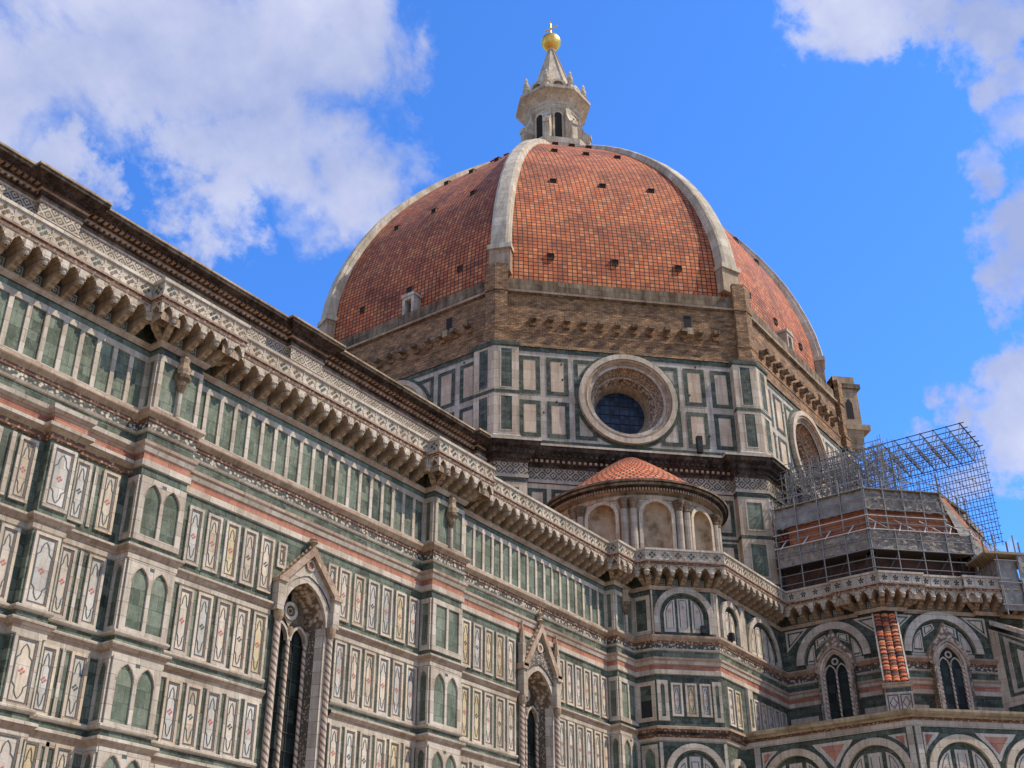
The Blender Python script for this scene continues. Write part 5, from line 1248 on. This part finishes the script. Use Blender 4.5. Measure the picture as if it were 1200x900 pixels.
for (a, b, a2, b2, n) in runs:
    net(a, b, 30.95, 32.35, .10, .02, 'net_grey', n); net(a2, b2, 33.95, 35.55, .0, -.12, 'net_light' if a == W_A else 'net_grey', n)
    def fc(a, b): L_ = math.hypot(b[0]-a[0], b[1]-a[1]); return Face(a[0], a[1], (b[0]-a[0])/L_, (b[1]-a[1])/L_), L_
    F, L_ = fc(a, b); F2, L2 = fc(a2, b2); west = a == W_A
    mb = MB(); F3, L3 = fc(((a[0]+a2[0])/2, (a[1]+a2[1])/2), ((b[0]+b2[0])/2, (b[1]+b2[1])/2))
    quad(mb, F3, .9 if west else 0, L3, 32.2, 34.05, -.25, 'plank_wood'); sbuild(mb, 'board_screen')
    mb = MB(); quad(mb, F, 0, L_, 28.0, 31.2, -1.2, 'brown_void'); sbuild(mb, 'board_screen')
    for z, G, LL in ((30.9, F, L_), (32.3, F, L_), (35.6, F2, L2)): mb = MB(); box(mb, G, 0, LL, z-.05, z, -1.2, .05, 'scaffold_dark' if z < 32 else 'yellow_wood', back=True); sbuild(mb, 'plank_deck')
    for z, r_, G, LL in ((28.9, .03, F, L_), (29.5, .035, F, L_), (30.2, .03, F, L_), (30.9, .045, F, L_), (31.7, .03, F, L_), (32.4, .04, F, L_), (32.9, .035, F, L_), (33.45, .035, F2, L2), (33.95, .04, F2, L2), (34.8, .03, F2, L2), (35.55, .04, F2, L2), (36.2, .03, F2, L2)):
        mb = MB(); tube(mb, G.p(-.2, z, .16), G.p(LL+.2, z, .16), r_, 'white_pipe' if z in (32.4, 33.45) else 'scaffold_steel'); sbuild(mb, 'ledger_tube')
    m_ = max(3, round(L_/1.9))
    for k in range(m_+1):
        u, u2 = L_*k/m_, L2*k/m_; ztop = 36.6+rnd.uniform(-.5, .5)
        mb = MB(); tube(mb, F.p(u, 27.7, .14), F.p(u, 32.6, .14), .045, 'scaffold_steel'); sbuild(mb, 'standard_pole')
        mb = MB(); tube(mb, F2.p(u2, 32.2, .14), F2.p(u2, ztop, .14), .045, 'scaffold_steel'); sbuild(mb, 'standard_pole')
        mb = MB(); tube(mb, F.p(u, 27.7, -.9), F.p(u, 32.4, -.9), .045, 'scaffold_dark'); sbuild(mb, 'standard_pole')
        if k < m_:
            mb = MB(); tube(mb, F.p(u+.3, 32.3, .22), F.p(u+.7, 33.0, -.1), .045, 'white_pipe'); sbuild(mb, 'brace_tube')
            if not west: mb = MB(); tube(mb, F.p(u+.2, 33.3, -.1), F.p(u+1.6, 32.5, .1), .03, 'white_pipe'); sbuild(mb, 'brace_tube')
            mb = MB(); tube(mb, F.p(u, 28.0, .14), F.p(u+L_/m_, 30.6, .14), .025, 'scaffold_dark'); sbuild(mb, 'brace_tube')
mb = MB()
for (p, q, z0, z1) in ((SC(LOW), (SC(LOW)[0]+2.6, SC(LOW)[1]-1.2), 32.0, 30.2),):
    mb.face([(SC3[0], SC3[1], 35.4), (SC3[0]+.9, SC3[1]-.2, 35.4), (q[0]+.9, q[1]-.2, z1), (q[0], q[1], z1)], 'plank_wood')
    mb.face([(SC3[0], SC3[1], 35.4), (q[0], q[1], z1), (SC2[0], SC2[1], z1)], 'net_light')
sbuild(mb, 'board_screen')
# stepped upper platform with planks
UP = tpath(9.0)
for (ap, z0, z1, mat) in ((9.0, 35.5, 36.1, 'net_grey'), (7.6, 36.1, 36.7, 'tan_stone'), (6.2, 36.7, 37.4, 'old_stone')):
    P_ = tpath(ap); mb = MB(); sweep(mb, P_[:5], [(0, z0), (0, z1), (-1.4, z1+.02)], [mat, 'yellow_wood']); sbuild(mb, 'board_screen')
# lattice roof frame
LF = (-8.0, -33.0, 35+ZO)
lat = empty('lattice_roof_frame', LF, label='open steel space-frame canopy of thin tubes rising over the tribune scaffold', category='steel frame')
def lbuild(mb, name): return mb.build(name, lat, off=LF)
X0, X1, Y0, Y1, ZT = -8.0, -3.3, -26.3, -40.05, 40.2
ny = 14; nx = 5; dz = 1.25
def nrm_y(k): return Y0+(Y1-Y0)*k/ny
node_r = .035
for k in range(ny+1):           # cross girders (X direction)
    mb = MB(); y = nrm_y(k); yb = y+(Y1-Y0)/ny*.5
    thick = .055 if k % 3 == 2 else node_r
    tube(mb, (X0, y, ZT), (X1+.15, y, ZT), thick, 'scaffold_dark', 5)
    if k < ny:
        tube(mb, (X0+.4, yb, ZT-dz), (X1-.2, yb, ZT-dz), node_r, 'scaffold_dark', 5)
        for i in range(nx):
            xa = X0+(X1-X0)*i/nx; xb = X0+(X1-X0)*(i+1)/nx; xm = (xa+xb)/2
            for (px_, py_) in ((xa, y), (xb, y), (xa, nrm_y(k+1)), (xb, nrm_y(k+1))): tube(mb, (xm, yb, ZT-dz), (px_, py_, ZT), .028, 'scaffold_steel', 4)
    for i in range(nx+1):
        xx = X0+(X1-X0)*i/nx; lathe(mb, xx, y, [(0, ZT-.09), (.09, ZT), (0, ZT+.09)], 'scaffold_dark', 6)
    lbuild(mb, 'cross_girder')
for i in range(nx+1):
    mb = MB(); xx = X0+(X1-X0)*i/nx; tube(mb, (xx, Y0, ZT), (xx, Y1-.3, ZT), .04, 'scaffold_dark', 5)
    if i < nx: tube(mb, (xx+.47, Y0, ZT-dz), (xx+.47, Y1+.5, ZT-dz), .032, 'scaffold_dark', 5)
    lbuild(mb, 'chord_tube')
mb = MB()                        # hanging side grid on the far (east) side, two layers
for Xs in (X1, X1+1.0):
    for k in range(2*ny+1):
        y = Y0+(Y1-Y0)*k/(2*ny); tube(mb, (Xs, y, ZT), (Xs, y, 32.5), .026, 'scaffold_dark', 4)
    for j in range(13):
        z = ZT-j*.62; tube(mb, (Xs, Y0, z), (Xs, Y1-.15, z), .026, 'scaffold_dark', 4)
for k in range(ny):
    for j in range(6): tube(mb, (X1, nrm_y(k), ZT-j*1.24), (X1+1.0, nrm_y(k+1), ZT-(j+1)*1.24), .024, 'scaffold_steel', 4)
lbuild(mb, 'side_grid')
mb = MB(); r2 = random.Random(9)     # west side supports standing on the scaffold near the drum
for k in range(110):
    y = -25.6-9.5*r2.random(); x = X0+r2.uniform(-1.6, 1.2); tube(mb, (x, y, 35.5), (x, y, ZT-r2.uniform(-.2, 1.0)), .035, 'scaffold_steel', 4)
for k in range(9):
    for xx in (X0-1.3, X0-.3):
        z = 35.6+k*.55; tube(mb, (xx, -25.6, z), (xx, -34.5, z), .03, 'scaffold_steel', 4)
for k in range(16):
    y = -25.7-.55*k; tube(mb, (X0-1.3, y, 36+(k % 3)), (X0-.3, y-.9, 37.6+(k % 3)), .028, 'scaffold_steel', 4); tube(mb, (X0-1.3, y-.9, 36+(k % 4)), (X0-1.3, y, 38+(k % 2)), .028, 'scaffold_steel', 4)
for k in range(170):
    y = -25.6-9*r2.random(); x = X0+r2.uniform(-1.6, 1.5); z = r2.uniform(36, 39.6); tube(mb, (x, y, z), (x+r2.uniform(-1, 1), y-r2.uniform(-1.2, 1.2), z+r2.uniform(-.5, 1.4)), .028, 'scaffold_steel', 4)
lbuild(mb, 'support_frame')
# sheeted hoist tower at the right
HT = (-7.3, -40.6, 25+ZO)
ht = empty('sheeted_tower', HT, label='grey sheeted scaffold tower with wooden top against the tribune corner', category='scaffold tower')
def hbuild(mb, name): return mb.build(name, ht, off=HT)
Fh = Face(-7.0, -40.0, s2, -s2)
FSHW = Face(-6.6, -39.4, s2, -s2)
mb = MB()
for (u0_, u1_, z0, z1) in ((0.0, 1.5, 26.0, 29.6), (1.5, 4.5, 25.6, 30.0)):
    nu, nz = 6, 10; G = {}
    for i in range(nu+1):
        for j in range(nz+1): G[i, j] = FSHW.p(u0_+(u1_-u0_)*i/nu, z0+(z1-z0)*j/nz, 1.5+(.3 if u0_ > 1 else 0)+rnd.uniform(-.06, .08))
    for i in range(nu):
        for j in range(nz): mb.face([G[i, j], G[i+1, j], G[i+1, j+1], G[i, j+1]], 'net_light', smooth=True)
mb.face([FSHW.p(0, 26.0, -.6), FSHW.p(0, 26.0, 1.5), FSHW.p(0, 29.6, 1.5), FSHW.p(0, 29.6, -.6)], 'net_grey')
hbuild(mb, 'sheeting')
mb = MB()
box(mb, FSHW, -.9, 4.8, 29.9, 30.1, -.8, 1.9, 'yellow_wood', back=True)
for k in range(7): box(mb, FSHW, -.9+k*.9, -.82+k*.9, 30.1, 30.9, 1.7, 1.78, 'old_stone')
hbuild(mb, 'timber_platform')
mb = MB()
for u in (0, 1.5, 3.0, 4.5): tube(mb, FSHW.p(u, 25.6, 1.75), FSHW.p(u, 31.4, 1.75), .05, 'scaffold_steel')
for z in (26.3, 27.9, 29.5): tube(mb, FSHW.p(-.3, z, 1.8), FSHW.p(4.7, z, 1.8), .04, 'scaffold_steel')
hbuild(mb, 'tower_tubes')

# ================================================================== small fixtures
def fixture(F, u, z, w, h, d, label, base):
    loc = F.p(u, z, base); loc = (loc[0], loc[1], z+ZO); e = empty('floodlight', loc, label=label, category='floodlight', group='lamp boxes fixed to the ledges')
    mb = MB(); box(mb, F, u-w/2, u+w/2, z+.12, z+h, base, base+d, 'black_iron', back=True); quad(mb, F, u-w/2+.04, u+w/2-.04, z+.18, z+h-.05, base+d+.005, 'window_glass'); mb.build('lamp_housing', e, off=loc)
    mb = MB(); tube(mb, F.p(u, z-.02, base+d/2), F.p(u, z+.2, base+d/2), .04, 'black_iron'); mb.build('bracket', e, off=loc)
fixture(face_k(25.0, 225), 5.4, 40.2, .42, 1.5, .4, 'tall black lamp box on the drum cornice right of the round window', .75)
fixture(FB, 3.3, 23.0, .34, .62, .3, 'black lamp box at the right foot of the lunette arch', .12)
fixture(FBS, -21.0, 23.0, .34, .62, .3, 'black lamp box at the foot of the narrow arch right of the lunette', .12)
